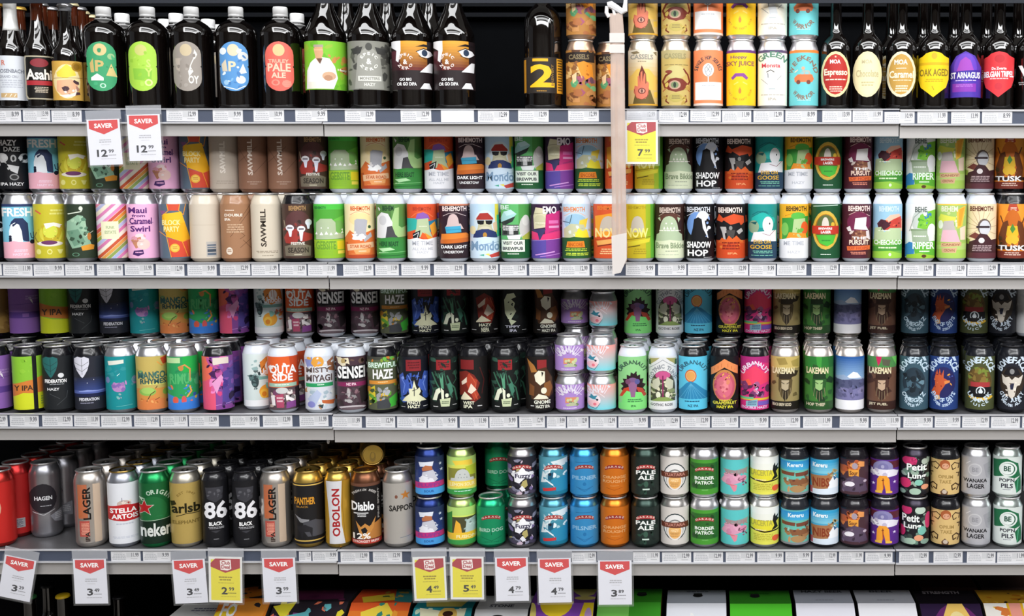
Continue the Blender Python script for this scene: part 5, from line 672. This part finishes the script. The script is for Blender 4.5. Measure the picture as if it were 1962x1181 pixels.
def bottle(key, kind, cap='silver', label=True, name='beer_bottle', amber=False, foil=None):
    ck = (key, kind, cap)
    if ck in PB_: return copy_tree(PB_[ck])
    R, prof, (z0, z1) = bottle_kind(kind); top = prof[-1][1]; nr = prof[-1][0]
    root = empty(name, (0, 0, 0)); n = len(prof)-1
    ms = [GLASS]*n
    if amber: ms = [AMBER if prof[i][1] > top-.05 else GLASS for i in range(n)]
    link('bottle_glass', lathe('glass_'+kind, prof, ms if amber else GLASS, seg=40), root)
    if label: link('printed_label', wrap_label('label_'+key, R+.0001, z0, z1, DS[key]['bg'], DS[key]['ops'], INK), root)
    if kind in ('FG', 'FJ', 'FT'):
        r = .0150 if kind != 'FT' else .0140
        p = [(r*.84, top-.004), (r*.84, top+.001), (r, top+.0015), (r*1.02, top+.004), (r*.97, top+.0045), (r, top+.006), (r, top+.019), (r*.93, top+.0215), (r*.5, top+.022), (r*.02, top+.022)]
        c = link('screw_cap', lathe('screw_cap', p, CAPW if kind == 'FG' else CROWNS['black'], seg=28), root)
        q = [(nr*1.02, top-.006), (nr*1.12, top-.005), (nr*1.12, top-.0035), (nr*1.02, top-.0025)]
        link('neck_ring', lathe('neck_ring', q, mat('neck_ring_grey', 'b8b8b8', .4) if kind == 'FG' else GLASS, seg=28), root)
    else:
        r = .0145
        p = [(r*1.04, top-.0005), (r*1.06, top+.001), (r*.98, top+.004), (r*.86, top+.0065), (r*.5, top+.0075), (r*.02, top+.0077)]
        link('crown_cap', lathe('crown_cap', p, CROWNS[cap], seg=21, smooth=True), root)
    if foil:
        m, f0 = foil; Rr = [(prof[i][0]+.0006, prof[i][1]) for i in range(len(prof)) if prof[i][1] > top-f0]
        link('neck_foil', lathe('neck_foil', Rr, m, seg=28), root)
    PB_[ck] = root; return root
def put_bottle(o, px, Y, desc, group=None, rot=0, s=1, cat='bottle'):
    X = x_at(px, DECK[s]+.1, Y); o.location = (X, Y, DECK[s]); o.rotation_euler = (0, 0, -math.atan2(X-CX, Y+D)+math.radians(rot))
    tag(o, desc, cat, group); return X
# flagons with white caps, and the ones standing behind them
for i, (px, key, rot) in enumerate(((202, 'fgreen', -4), (286, 'flime', -8), (370, 'fgrey', -7), (455, 'fblue', -4), (540, 'fred', -2))):
    o = bottle(key, 'FG', name='beer_flagon'); X = put_bottle(o, px, .057, DS[key]['desc']+', top shelf', 'white-capped flagons on the top shelf', rot)
    ITEMS.append((1, px, DS[key]['desc']))
FGB = [(238, .150, 'fgreen', 'just right of green-label flagon'), (341, .150, 'fgrey', 'just left of taupe-label flagon'), (320, .238, 'flime', 'third row, right of lime-label flagon'), (402, .238, 'fgrey', 'third row, right of taupe-label flagon'), (424, .330, 'fblue', 'fourth row, left of blue-label flagon'), (572, .150, 'fred', 'just right of coral-label flagon')]
for px, Y, key, dsc in FGB:
    o = bottle(key, 'FG'); put_bottle(o, px, Y, 'white-capped dark flagon in shadow, '+dsc, 'flagons standing behind', rot=40)
for px, key, lc in ((622, 'fman', ''), (704, 'fgreylabel', ''), (788, 'fface', ', left one of two'), (868, 'fface', ', right one of two')):
    o = bottle(key, 'FT', name='tall_beer_flagon'); X = put_bottle(o, px+3, .052, DS[key]['desc']+(lc or ', top shelf'), 'tall dark flagons on the top shelf'); ITEMS.append((1, px, DS[key]['desc']+lc.replace(',', '')))
    if px < 860:
        o = bottle(key, 'FT'); o.location = (X+.012, .150, DECK[1]); o.rotation_euler = (0, 0, .9); tag(o, DS[key]['desc']+(lc or ', top shelf')+', second row', 'bottle', 'tall flagons standing behind')
o = bottle('ftwo', 'FJ', name='beer_flagon'); put_bottle(o, 1041, .05, DS['ftwo']['desc']+', alone on top shelf', None); ITEMS.append((1, 1041, DS['ftwo']['desc']))
FOIL = mat('white_foil', 'f2f2f0', .3, .1)
for px, key, kind, cap, foil, amb in ((24, 'bwhite', 'BS', 'white', (FOIL, .064), False), (75, 'bsilver', 'BS', 'silver', None, True), (129, 'bgold', 'BM', 'silver', (mat('grey_foil', 'a8acb4', .3, .4), .012), False)):
    o = bottle(key, kind, cap, foil=foil, amber=amb); put_bottle(o, px, .030, DS[key]['desc']+', top shelf', 'small bottles at the left end'); ITEMS.append((1, px, DS[key]['desc']))
BB = [(-4, .112, 'BS', 'gold', 'behind foil-necked bottle'), (42, .170, 'BS', 'gold', 'gold foil, between white and silver labels'), (84, .112, 'BS', 'silver', 'behind silver-framed bottle'), (104, .172, 'BS', 'silver', 'amber neck, left of gold-label bottle'), (142, .112, 'BS', 'cream', 'cream cap, furthest left of three'), (158, .172, 'BS', 'silver', 'ridged cap, behind gold-label bottle'), (164, .232, 'BS', 'cream', 'cream cap, middle of three'), (181, .292, 'BS', 'cream', 'cream cap, furthest right of three')]
for px, Y, kind, cap, dsc in BB:
    o = bottle('plain'+kind, kind, cap, label=False, amber=True); put_bottle(o, px, Y, 'dark unlabelled bottle, '+dsc, 'bottles in the files behind')
for px, key in ((1601, 'moared'), (1662, 'moacream'), (1727, 'moagold'), (1789, 'shieldyellow'), (1850, 'archpurple'), (1914, 'shieldred'), (1976, 'bedge')):
    o = bottle(key, 'BL', 'black', name='beer_bottle'); X = put_bottle(o, px, .043, DS[key]['desc']+', top shelf', 'dark bottles at the right end'); ITEMS.append((1, px, DS[key]['desc']))
    if key in ('moagold', 'shieldyellow', 'shieldred', 'archpurple', 'bedge'):
        o = bottle(key, 'BL', 'black'); o.location = (X-.010, .112, DECK[1]); o.rotation_euler = (0, 0, -.35); tag(o, DS[key]['desc']+', second row', 'bottle', 'dark bottles standing behind')
# ---------------------------------------------------------------- price tickets
TK = {}
def ticket_mesh(price, w, h, curl=False):
    k = (price, round(w, 3), round(h, 3))
    if k in TK: return TK[k]
    pb = PB(); seed = len(TK)+3
    tx = 'l b4b6bb 4 4 26 50 92;l c4c6ca 2 6 8 40 22;r 52 12 72 60 c9cacd;t 6a6b70 70 12 94 56 %s;l a8aaae 1 66 72 90 82' % price
    flat_art(pb, tx, w, h, Matrix.Identity(4), PAPER, .0005, 'dadadd'); TK[k] = pb.mesh('ticket'); return TK[k]
TICKETS = {1: [(-20, 41), (43, 97), (98, 157), (318, 380), (407, 466), (485, 545), (565, 628), (660, 720), (767, 827), (844, 909), (915, 976), (992, 1052), (1088, 1148), (1200, 1259), (1262, 1320), (1322, 1382), (1383, 1440), (1443, 1502), (1504, 1566), (1575, 1632), (1633, 1692), (1694, 1753), (1757, 1816), (1822, 1878), (1881, 1940)],
 2: [(-50, 4), (5, 63), (64, 123), (124, 181), (185, 236), (238, 295), (298, 354), (358, 416), (421, 480), (481, 534), (535, 588), (589, 646), (657, 716), (718, 765), (768, 825), (831, 890), (894, 955), (957, 1010), (1013, 1070), (1071, 1130), (1134, 1178), (1198, 1256), (1260, 1316), (1317, 1374), (1375, 1434), (1435, 1487), (1488, 1546), (1554, 1607), (1608, 1666), (1670, 1728), (1730, 1789), (1793, 1852), (1853, 1912), (1915, 1972)],
 3: [(-40, 15), (18, 75), (80, 140), (141, 192), (193, 253), (256, 306), (307, 360), (361, 420), (440, 498), (503, 561), (573, 630), (636, 694), (700, 758), (760, 818), (819, 877), (880, 936), (937, 992), (994, 1045), (1047, 1085), (1086, 1128), (1130, 1182), (1184, 1242), (1246, 1303), (1304, 1361), (1363, 1415), (1417, 1473), (1475, 1534), (1538, 1595), (1608, 1665), (1668, 1726), (1730, 1788), (1790, 1841), (1843, 1896), (1898, 1955), (1958, 2010)],
 4: [(212, 270), (273, 328), (572, 597), (598, 648), (652, 708), (714, 771), (1095, 1143), (1212, 1265), (1268, 1325), (1328, 1386), (1390, 1447), (1450, 1502), (1504, 1554), (1556, 1604), (1607, 1655), (1657, 1711), (1722, 1780), (1788, 1845), (1852, 1908), (1910, 1966)]}
rd = random.Random(5); PR = ['9.99', '12.99', '11.99', '10.99', '8.99', '13.99']
for s, L in TICKETS.items():
    taken = set(); its = [i for i in ITEMS if i[0] == s]
    for a, b in L:
        bay = 0 if (a+b)/2 < JOINT[s][0] else 1 if (a+b)/2 < JOINT[s][1] else 2
        y0, y1 = BAYS[s][bay][0]+1.8, BAYS[s][bay][1]-2.2; Y = -.0095; zc = z_at((y0+y1)/2, Y); h = z_at(y0, Y)-z_at(y1, Y)-.0014
        xa, xb = x_at(a+.8, zc, Y), x_at(b-.8, zc, Y)
        blank = (s == 1 and a == 844); p = ('' if blank else rd.choice(PR[:3] if s > 1 else PR))
        if blank:
            pb = PB(); flat_art(pb, '', round(xb-xa, 3), round(h, 3), Matrix.Identity(4), PAPER, .0005, 'f4f6fb'); me = pb.mesh('ticket')
        else: me = ticket_mesh(p, round(xb-xa, 3), h)
        o = link('price_ticket', me); o.location = ((xa+xb)/2, Y, zc+rd.uniform(-.0006, .0006)); o.rotation_euler = (0, rd.uniform(-.012, .012), 0)
        c = (a+b)/2; it = sorted(its, key=lambda i: abs(i[1]-c))
        d0 = it[0]
        rel = 'under'
        if d0 in taken: rel = 'second under' if c > d0[1] else 'first under'
        taken.add(d0); ds = d0[2].replace(' bottle with white screw cap and', ' with').replace('showing man in white', 'of man')
        tag(o, ('blank white ticket ' if blank else 'paper ticket ')+rel+' '+ds, 'price ticket', 'price tickets on the %s shelf rail' % ORD[s])
# ---------------------------------------------------------------- promotion cards in clear sleeves
SLEEVE = mat('clear_sleeve', 'ffffff', .08, 0., .6, alpha=.03, coat=.4); HANG = mat('clear_hanger', 'd8dae0', .1, 0., .6, alpha=.3, coat=.6)
def card(kind, price, cents, px, y0, y1, w_px, roll, where, yaw=0, Y=-.020):
    zc = z_at((y0+y1)/2, Y); h = z_at(y0, Y)-z_at(y1, Y); w = w_px/ (F/((Y+D)*cf-(zc-CZ)*sf))
    root = empty('promotion_card', (x_at(px, zc, Y), Y, zc)); root.rotation_euler = (0, math.radians(roll), math.radians(yaw))
    if kind == 'S':
        bg = 'e0e1ea'; ops = 'p d03a3c 6 2 94 2 94 20 50 33 6 20;t fff 22 9 78 19 SAVER;l b4b4ba 2 32 44 70 53;l c4c4c8 1 36 55 66 57;t 2e2e34 %d 66 56 82 %s;t 4a4a50 60 66 76 74 %s;l 8a8a90 1 58 78 82 81;l a8a8ae 1 30 86 84 88' % (24 if len(price) > 1 else 38, price, cents)
    else:
        bg = 'e2e2e0'; ops = 'r 7 6 94 95 e2d634;p a8343c 6 14 20 4 94 4 94 24 50 35 6 22;p f4e8e4 34 8 66 6 68 26 56 30 36 28;t a8343c 38 9 64 17 Club;t a8343c 38 18 64 26 Deal;l 9a8a20 2 30 43 70 54;l b4a62c 1 26 56 76 59;t 2e2e28 38 66 56 82 %s;t 4a4a3a 60 66 76 74 %s;l 7a7420 1 56 78 82 81;l a89c2c 1 30 86 84 88' % (price, cents)
        if price == '7': ops = ops.replace('r 7 6 94 95 ece03a', 'r 2 6 96 96 e4dc34;r 2 62 96 96 eee678')
    pb = PB(); flat_art(pb, ops, w*.97, h*.985, Matrix.Identity(4), PAPER, .0005, bg); link('printed_sheet', pb.mesh('card_sheet'), root)
    pb = PB(); pb.box(-w/2-.002, -.0022, -h/2-.003, w/2+.003, -.0016, h/2+.001, SLEEVE); pb.box(-w/2-.002, .0014, -h/2-.003, w/2+.003, .0018, h/2+.001, SLEEVE); link('clear_sleeve', pb.mesh('clear_sleeve'), root)
    pb = PB(); pb.box(-w/2-.001, .0012, h/2-.001, w/2+.002, .0019, h/2+.018, HANG); link('hanger', pb.mesh('hanger'), root)
    ds = ('white card with red %s saver header' if kind == 'S' else 'yellow card with dark red %s deal header') % (price+'.'+cents)
    ds = ('white saver price card reading ' if kind == 'S' else 'yellow club deal card reading ')+price+'.'+cents
    if kind == 'C' and price == '7': ds = 'yellow club deal card reading 7 with faded cents'
    tag(root, ds+', '+where, 'price card', 'promotion cards hanging from the shelf rails')
card('S', '12', '99', 200.5, 228, 317, 65, -2.0, 'lower and left of the pair')
card('S', '12', '99', 277, 219, 309, 65, -1.2, 'higher and right of the pair')
card('C', '7', '99', 1229, 230, 315, 65, 0, 'right of the clear strip')
card('S', '3', '29', 33, 1068, 1150, 63, 12, 'tilted below the red can')
card('S', '3', '49', 173.5, 1071, 1158, 65, -.5, 'below first chrome lager can')
card('S', '3', '49', 364, 1072, 1157, 65, -2.5, 'touching the yellow 2.99 card')
card('C', '2', '99', 432, 1067, 1156, 66, 1.5, 'below slim black can')
card('S', '3', '99', 535.5, 1069, 1155, 65, -1, 'below second chrome lager can')
card('C', '4', '49', 823.5, 1067, 1152, 65, -1.6, 'below navy can')
card('C', '5', '49', 895, 1067, 1150, 66, .2, 'below lime pear can')
card('S', '4', '79', 981, 1068, 1153, 65, -1, 'left one of two')
card('S', '4', '79', 1063, 1070, 1156, 65, -.8, 'right one of two')
card('S', '3', '89', 1178.5, 1074, 1160, 66, -.4, 'below orange can')
# ---------------------------------------------------------------- clear hanging strip with its hook
STRIPM = mat('milky_plastic', 'dcc8bc', .16, 0., .6, alpha=.6, coat=1., noise=.06, nscale=30)
Y = -.045; root = empty('clip_strip', (x_at(1180, z_at(20, Y), Y), Y, z_at(20, Y)))
tag(root, 'long milky plastic clip strip hanging in front of shelves', 'clip strip')
def loc(px, py, dy=0): z = z_at(py, Y); return (x_at(px, z, Y)-root.location.x, dy, z-root.location.z)
pb = PB()
pts = [(1180, 26), (1182, 60), (1183, 110), (1183.5, 200), (1185, 300), (1186, 380), (1186.5, 440), (1187, 470), (1187, 500), (1182, 524)]
wid = [12.5, 13, 13, 13.5, 13.5, 13.5, 14, 14.5, 14, 4]
rings = []
for (px, py), w in zip(pts, wid):
    c = Vector(loc(px, py)); ww = w/920; rings.append([(c.x+math.cos(k*math.pi/8)*ww, c.y+math.sin(k*math.pi/8)*.0045, c.z) for k in range(16)])
for A, B in zip(rings, rings[1:]):
    for k in range(16): pb.face([A[k], B[k], B[(k+1) % 16], A[(k+1) % 16]], STRIPM)
me = pb.mesh('strip_sleeve'); me.polygons.foreach_set('use_smooth', [True]*len(me.polygons)); link('strip_sleeve', me, root)
pb = PB(); pb.tube([loc(1183, 110, -.001), loc(1180, 180, 0), loc(1182, 300, 0), loc(1183, 470, 0)], .0022, mat('strip_core', 'b08a74', .4)); pb.tube([loc(1190, 320, 0), loc(1191, 400, 0), loc(1192, 455, 0)], .0016, MATS['strip_core']); link('strip_core', pb.mesh('strip_core'), root)
TAPE = mat('tape', 'ece6e2', .2, alpha=.7, coat=1.)
pb = PB()
for y0, y1 in ((64, 82), (86, 102)):
    c0, c1 = loc(1182.5, y0), loc(1182.5, y1); pb.box(c1[0]-.0150, -.0056, c1[2], c0[0]+.0152, -.0050, c0[2], TAPE)
link('tape_band', pb.mesh('tape_band'), root)
pb = PB(); q = [loc(1172, 452), loc(1201, 446), loc(1201, 496), (loc(1190, 522)), loc(1174, 526)]
pb.face([(x, -.0062, z) for x, _, z in q][::-1], TAPE); pb.face([(x, -.0056, z) for x, _, z in q], TAPE)
for i in range(5):
    a, b = q[i], q[(i+1) % 5]; pb.face([(a[0], -.0062, a[2]), (b[0], -.0062, b[2]), (b[0], -.0056, b[2]), (a[0], -.0056, a[2])], TAPE)
link('strip_tail', pb.mesh('strip_tail'), root)
HK = mat('white_hook_plastic', 'e6e6e8', .3)
pb = PB(); pb.tube([loc(1164, 10), loc(1170, 9), loc(1180, 15), loc(1192, 23), loc(1197, 20), loc(1198, 8), loc(1198, -6, .012)], [.0062, .0078, .0070, .0066, .006, .0042, .0036], HK); pb.tube([loc(1163, 12), loc(1162, 24), loc(1167, 33)], .0040, HK); pb.tube([loc(1175, 18), loc(1178, 30)], .003, HK)
link('hook', pb.mesh('hook'), root)
# ---------------------------------------------------------------- base shelf with cartons and bottles
ZB = CZ-.949-.22
sh = empty('shelf', (0, 0, ZB)); tag(sh, 'black base shelf at the bottom of the display', 'shelf', 'bays of shelving')
pb = PB(); pb.box(-1.35, -.06, -.01, 1.3, .495, -.0002, DARKP); link('deck', pb.mesh('deck'), sh)
pb = PB(); pb.box(-1.35, -.064, -.08, 1.3, -.06, 0, DARKP); link('lip', pb.mesh('lip'), sh)
CB = print_mat('printed_carton', .38, coat=.15)
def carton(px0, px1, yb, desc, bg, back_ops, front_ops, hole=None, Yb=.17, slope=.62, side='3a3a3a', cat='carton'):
    zt = z_at(yb, Yb); xa, xb = x_at(px0, zt, Yb), x_at(px1, zt, Yb); w = xb-xa-.002; x0 = (xa+xb)/2
    root = empty('beer_carton', (x0, Yb, ZB)); H = zt-ZB; ym, yf = -.080, -.188; zf = H-slope*.108
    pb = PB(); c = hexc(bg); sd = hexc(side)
    P = lambda x, y, z: (x*w/2, y, z)
    pb.face([P(-1, ym, H), P(1, ym, H), P(1, 0, H), P(-1, 0, H)], CB, c); pb.face([P(-1, yf, zf), P(1, yf, zf), P(1, ym, H), P(-1, ym, H)], CB, c)
    pb.face([P(-1, yf, 0), P(1, yf, 0), P(1, yf, zf), P(-1, yf, zf)], CB, c)
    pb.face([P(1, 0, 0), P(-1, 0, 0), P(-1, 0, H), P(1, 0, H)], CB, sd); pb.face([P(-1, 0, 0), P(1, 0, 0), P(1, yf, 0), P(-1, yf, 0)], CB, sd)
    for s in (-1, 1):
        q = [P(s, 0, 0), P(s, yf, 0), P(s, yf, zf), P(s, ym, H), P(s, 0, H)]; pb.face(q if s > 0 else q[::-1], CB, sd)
    # print on the two top panels; some front grounds paint in the light
    for ops, a, b, za, zb in ((back_ops, ym, 0, H, H), (front_ops, yf, ym, zf, H)):
        for L, cc, Q in art(ops, w*1000, 100):
            Q = clip(Q, 0, 0.3, 99.7); Q = clip(Q, 1, 0, 100) if Q else Q
            if not Q or area2(Q) < 1e-4: continue
            s = sum(Q[i][0]*Q[(i+1) % len(Q)][1]-Q[(i+1) % len(Q)][0]*Q[i][1] for i in range(len(Q)))
            if s > 0: Q = Q[::-1]
            pb.face([((x/100-.5)*w, b+(a-b)*y/100, zb+(za-zb)*y/100+.0002+L*LAY) for x, y in Q], CB, hexc(cc) if isinstance(cc, str) else cc)
    link('carton_box', pb.mesh('carton_box'), root)
    if hole:
        pb = PB(); m = mat('handle_hole_black', '0c0c0e', .7); n = 16
        pb.face([(math.cos(k*2*math.pi/n)*w*.085+hole*w, -.036+math.sin(k*2*math.pi/n)*.010, H+.0006) for k in range(n)], m); pb.box(hole*w-w*.07, -.030, H, hole*w+w*.07, -.026, H+.002, m)
        link('handle_hole', pb.mesh('handle_hole'), root)
    tag(root, desc+', bottom shelf', cat, 'cartons on the bottom shelf'); return root
GV = 'l 3a8a24 1 30 40 70 48'
carton(352, 446, 1158, 'white carton behind the 3.49 card', 'e8e8e6', 'l 889 2 30 30 80 60;s 99a 1 40 60 60 80', '')
carton(452, 548, 1122, 'dark and orange swirled carton', '2c2a30', 'p e88a2a 0 40 40 10 100 20 100 60 60 90 0 100;n 801 14 0 10 100 100 10 e8902c 2c2a30 f0c030', 'p e8842a 0 0 100 0 100 100 0 100;p f4d030 0 30 40 10 30 60 0 80;p f09a3a 40 10 100 0 90 60 40 80;t fff 10 10 40 40 FO;n 802 10 0 0 100 100 10 e8702a f4c83a 2c2a30')
carton(552, 690, 1128, 'dark plum carton with yellow and blue diamonds', '2a242c', 'p 5a2444 10 20 80 10 90 80 20 90;n 811 10 10 10 90 90 12 6a2c50 4a1c3a', 'n 812 20 0 0 100 60 12 e8d83a 6ac0c8 e87a5a 8a4a8a;p e8dc3a 0 10 30 0 20 40;p 6ac0c8 20 30 50 20 60 60 30 70;p e87a4a 40 60 90 50 80 100 30 100')
carton(694, 806, 1130, 'orange and teal tropical carton', 'e0542a', 'p 3a8a8a 60 0 100 0 100 100 70 90;p e8c83a 10 60 60 30 70 80 20 100;n 821 8 40 10 90 60 10 2c5a3a c8a84a', 'g 0 0 100 100 6 e8602c f0c83a;p f4d84a 20 20 60 0 80 30 60 60 30 60;n 822 6 50 0 96 40 10 3a8a7a f0a03a')
carton(810, 920, 1140, 'teal and yellow splashed carton', '2a9aa4', 'p f0e070 10 30 90 20 80 90 20 90', 'n 831 10 6 0 90 60 9 e8f4c0 5ac8cc d8f0d0;p f6f4d0 10 0 50 6 90 0 86 50 60 60 20 50;e 60 14 16 16 e8c060;e 60 12 9 6 3a2018')
carton(924, 1024, 1142, 'white carton with black lettering', 'ececee', 't 445 24 66 70 86 STONE', 'e 44 18 13 6 1c1c1e;l 99a 2 30 50 80 66')
carton(1028, 1146, 1130, 'purple and yellow carton', '8a4cb8', 'p f0e08a 58 0 100 0 96 40 80 60 66 30;e 84 66 18 14 f0dc80;e 40 96 28 14 f4d42c', 'e 40 0 26 30 f4d42c;e 2 30 8 30 f0e07a;p f4d42c 84 0 100 0 100 100 76 100 72 60;p f4d42c 0 80 30 70 60 96 76 70 76 100 0 100;s d8b8e8 4 22 50 30 90;e 92 30 6 20 c8a0d8;e 96 70 5 20 8a4cb8')
carton(1151, 1270, 1129, 'green carton right of orange-can card', '3f9a2a', GV, 'r 0 0 50 100 7ac85a;l 8ad86a 1 60 30 90 50', .18, side='8a5a3a')
carton(1279, 1391, 1131, 'pale grey carton left of second green carton', 'c4cad6', 'l 8a90a0 1 30 10 70 24', 'p f0f2fa 0 0 100 0 100 100 0 100;t fff 40 20 62 44 Beer', .02)  # paler front ground paints light onto the slope, next three cartons too
carton(1396, 1512, 1132, 'green carton between two grey cartons', '3f9a2c', 'l 2c7a20 1 30 20 70 40;'+GV, 'p 54c832 0 0 100 0 100 100 0 100;l 9ae07a 1 10 40 40 60', -.08)
carton(1518, 1628, 1131, 'pale grey carton right of second green carton', 'c4c8d6', 't 5a5e6a 14 4 86 22 HAZY_BEER;l 9a9eac 1 34 74 66 84', 'p f0f0fa 0 0 100 0 100 100 0 100;e 50 80 60 50 c8cad8', .0)
carton(1633, 1742, 1131, 'white carton printed with dark small word', 'ccced8', 't 5a5e6a 28 4 70 20 BEER;l 9a9eac 1 34 74 66 84', 'p f6f6fc 0 0 100 0 100 100 0 100', .0)
carton(1748, 1862, 1132, 'black carton with glowing sunset picture', '1a161c', 't b8b0b8 14 6 76 26 STRENGTH', 'p 2c1c3c 0 0 100 0 100 100 0 100;e 56 60 40 60 6a2c6a;e 56 60 26 50 c83a5a;p f0c86a 34 30 46 0 70 0 80 30 76 60 40 60;e 58 40 14 24 f4e0a0')
carton(1866, 1985, 1131, 'gold and orange patterned carton', 'c8962a', 'n 841 16 0 0 100 100 12 e0b83a b8741c 3a2c20', 'r 0 0 100 100 e8b42c;r 0 0 36 30 f0ece4;r 40 0 58 60 e89a8a;r 62 0 80 40 f0ece4;r 84 10 100 70 f0dcd0;n 842 16 0 0 100 100 11 f4f0e8 f4c83a d87a3a')
for px0, px1, c, d in ((1752, 1858, '4a2620', 'dark red carton at the back'), (1864, 1975, '3a2a26', 'dark brown carton at the back')):
    carton(px0, px1, 1104, d, c, '', '', Yb=.40, side=c)
def small_bottle(px, py, Y, cap, desc, r=1.0):
    zt = z_at(py, Y); hh = zt-ZB; R = .031
    prof = base(R)+[(R, hh*.52)]+smooth_prof([(R, hh*.55), (R*.93, hh*.60), (R*.62, hh*.67), (R*.44, hh*.74), (.0125, hh*.92), (.0128, hh-.006)], 4)
    root = empty('beer_bottle', (x_at(px, zt, Y), Y, ZB)); link('bottle_glass', lathe('glass_base', prof, GLASS, seg=28), root)
    p = [(.0150, hh-.0065), (.0153, hh-.005), (.0142, hh-.002), (.012, hh-.0005), (.0004, hh)]
    link('crown_cap', lathe('crown_cap', p, CROWNS[cap], seg=21), root); tag(root, desc, 'bottle', 'bottles on the bottom shelf')
small_bottle(120, 1139, .10, 'yellow', 'dark bottle with yellow cap, bottom shelf'); small_bottle(56, 1141, .11, 'green', 'dark bottle with green cap behind tilted card')
small_bottle(92, 1119, .17, 'black', 'dark bottle with black cap behind yellow-capped one'); small_bottle(228, 1141, .22, 'black', 'dark black-capped bottle right of 3.49 card')
for px, py in ((250, 1168),):
    zt = z_at(py, .06); hh = zt-ZB; r = .026
    root = empty('beer_flagon', (x_at(px, zt, .0), .0, ZB)); prof = base(.034)+[(.034, hh*.7)]+smooth_prof([(.034, hh*.72), (.032, hh*.82), (.027, hh*.92), (.025, hh-.012)], 4)
    link('bottle_glass', lathe('glass_wide', prof, GLASS, seg=32), root); link('screw_cap', lathe('wide_cap', [(r, hh-.012), (r, hh-.003), (r*.9, hh), (.001, hh)], mat('dark_grey_cap', '4a4a50', .2, .6), seg=30), root)
    tag(root, 'dark flagon with wide grey cap at the bottom edge', 'bottle', 'bottles on the bottom shelf')
# small white shelf clips seen under the third shelf
for px, py in ((629, 847), (807, 848), (1381, 962)):
    s = 4; Y = .03 if py < 900 else .05; z = z_at(py, Y)
    pb = PB(); pb.tube([(0, 0, .006), (0, 0, .001), (0, 0, -.004)], [.0022, .0034, .002], HK, seg=8); o = link('shelf_clip', pb.mesh('shelf_clip')); o.location = (x_at(px, z, Y), Y, z)
    tag(o, {629: 'tiny white clip under left joint of third shelf', 807: 'tiny white clip under third shelf above navy can', 1381: 'tiny white peg between green and turquoise cans'}[px], 'clip')
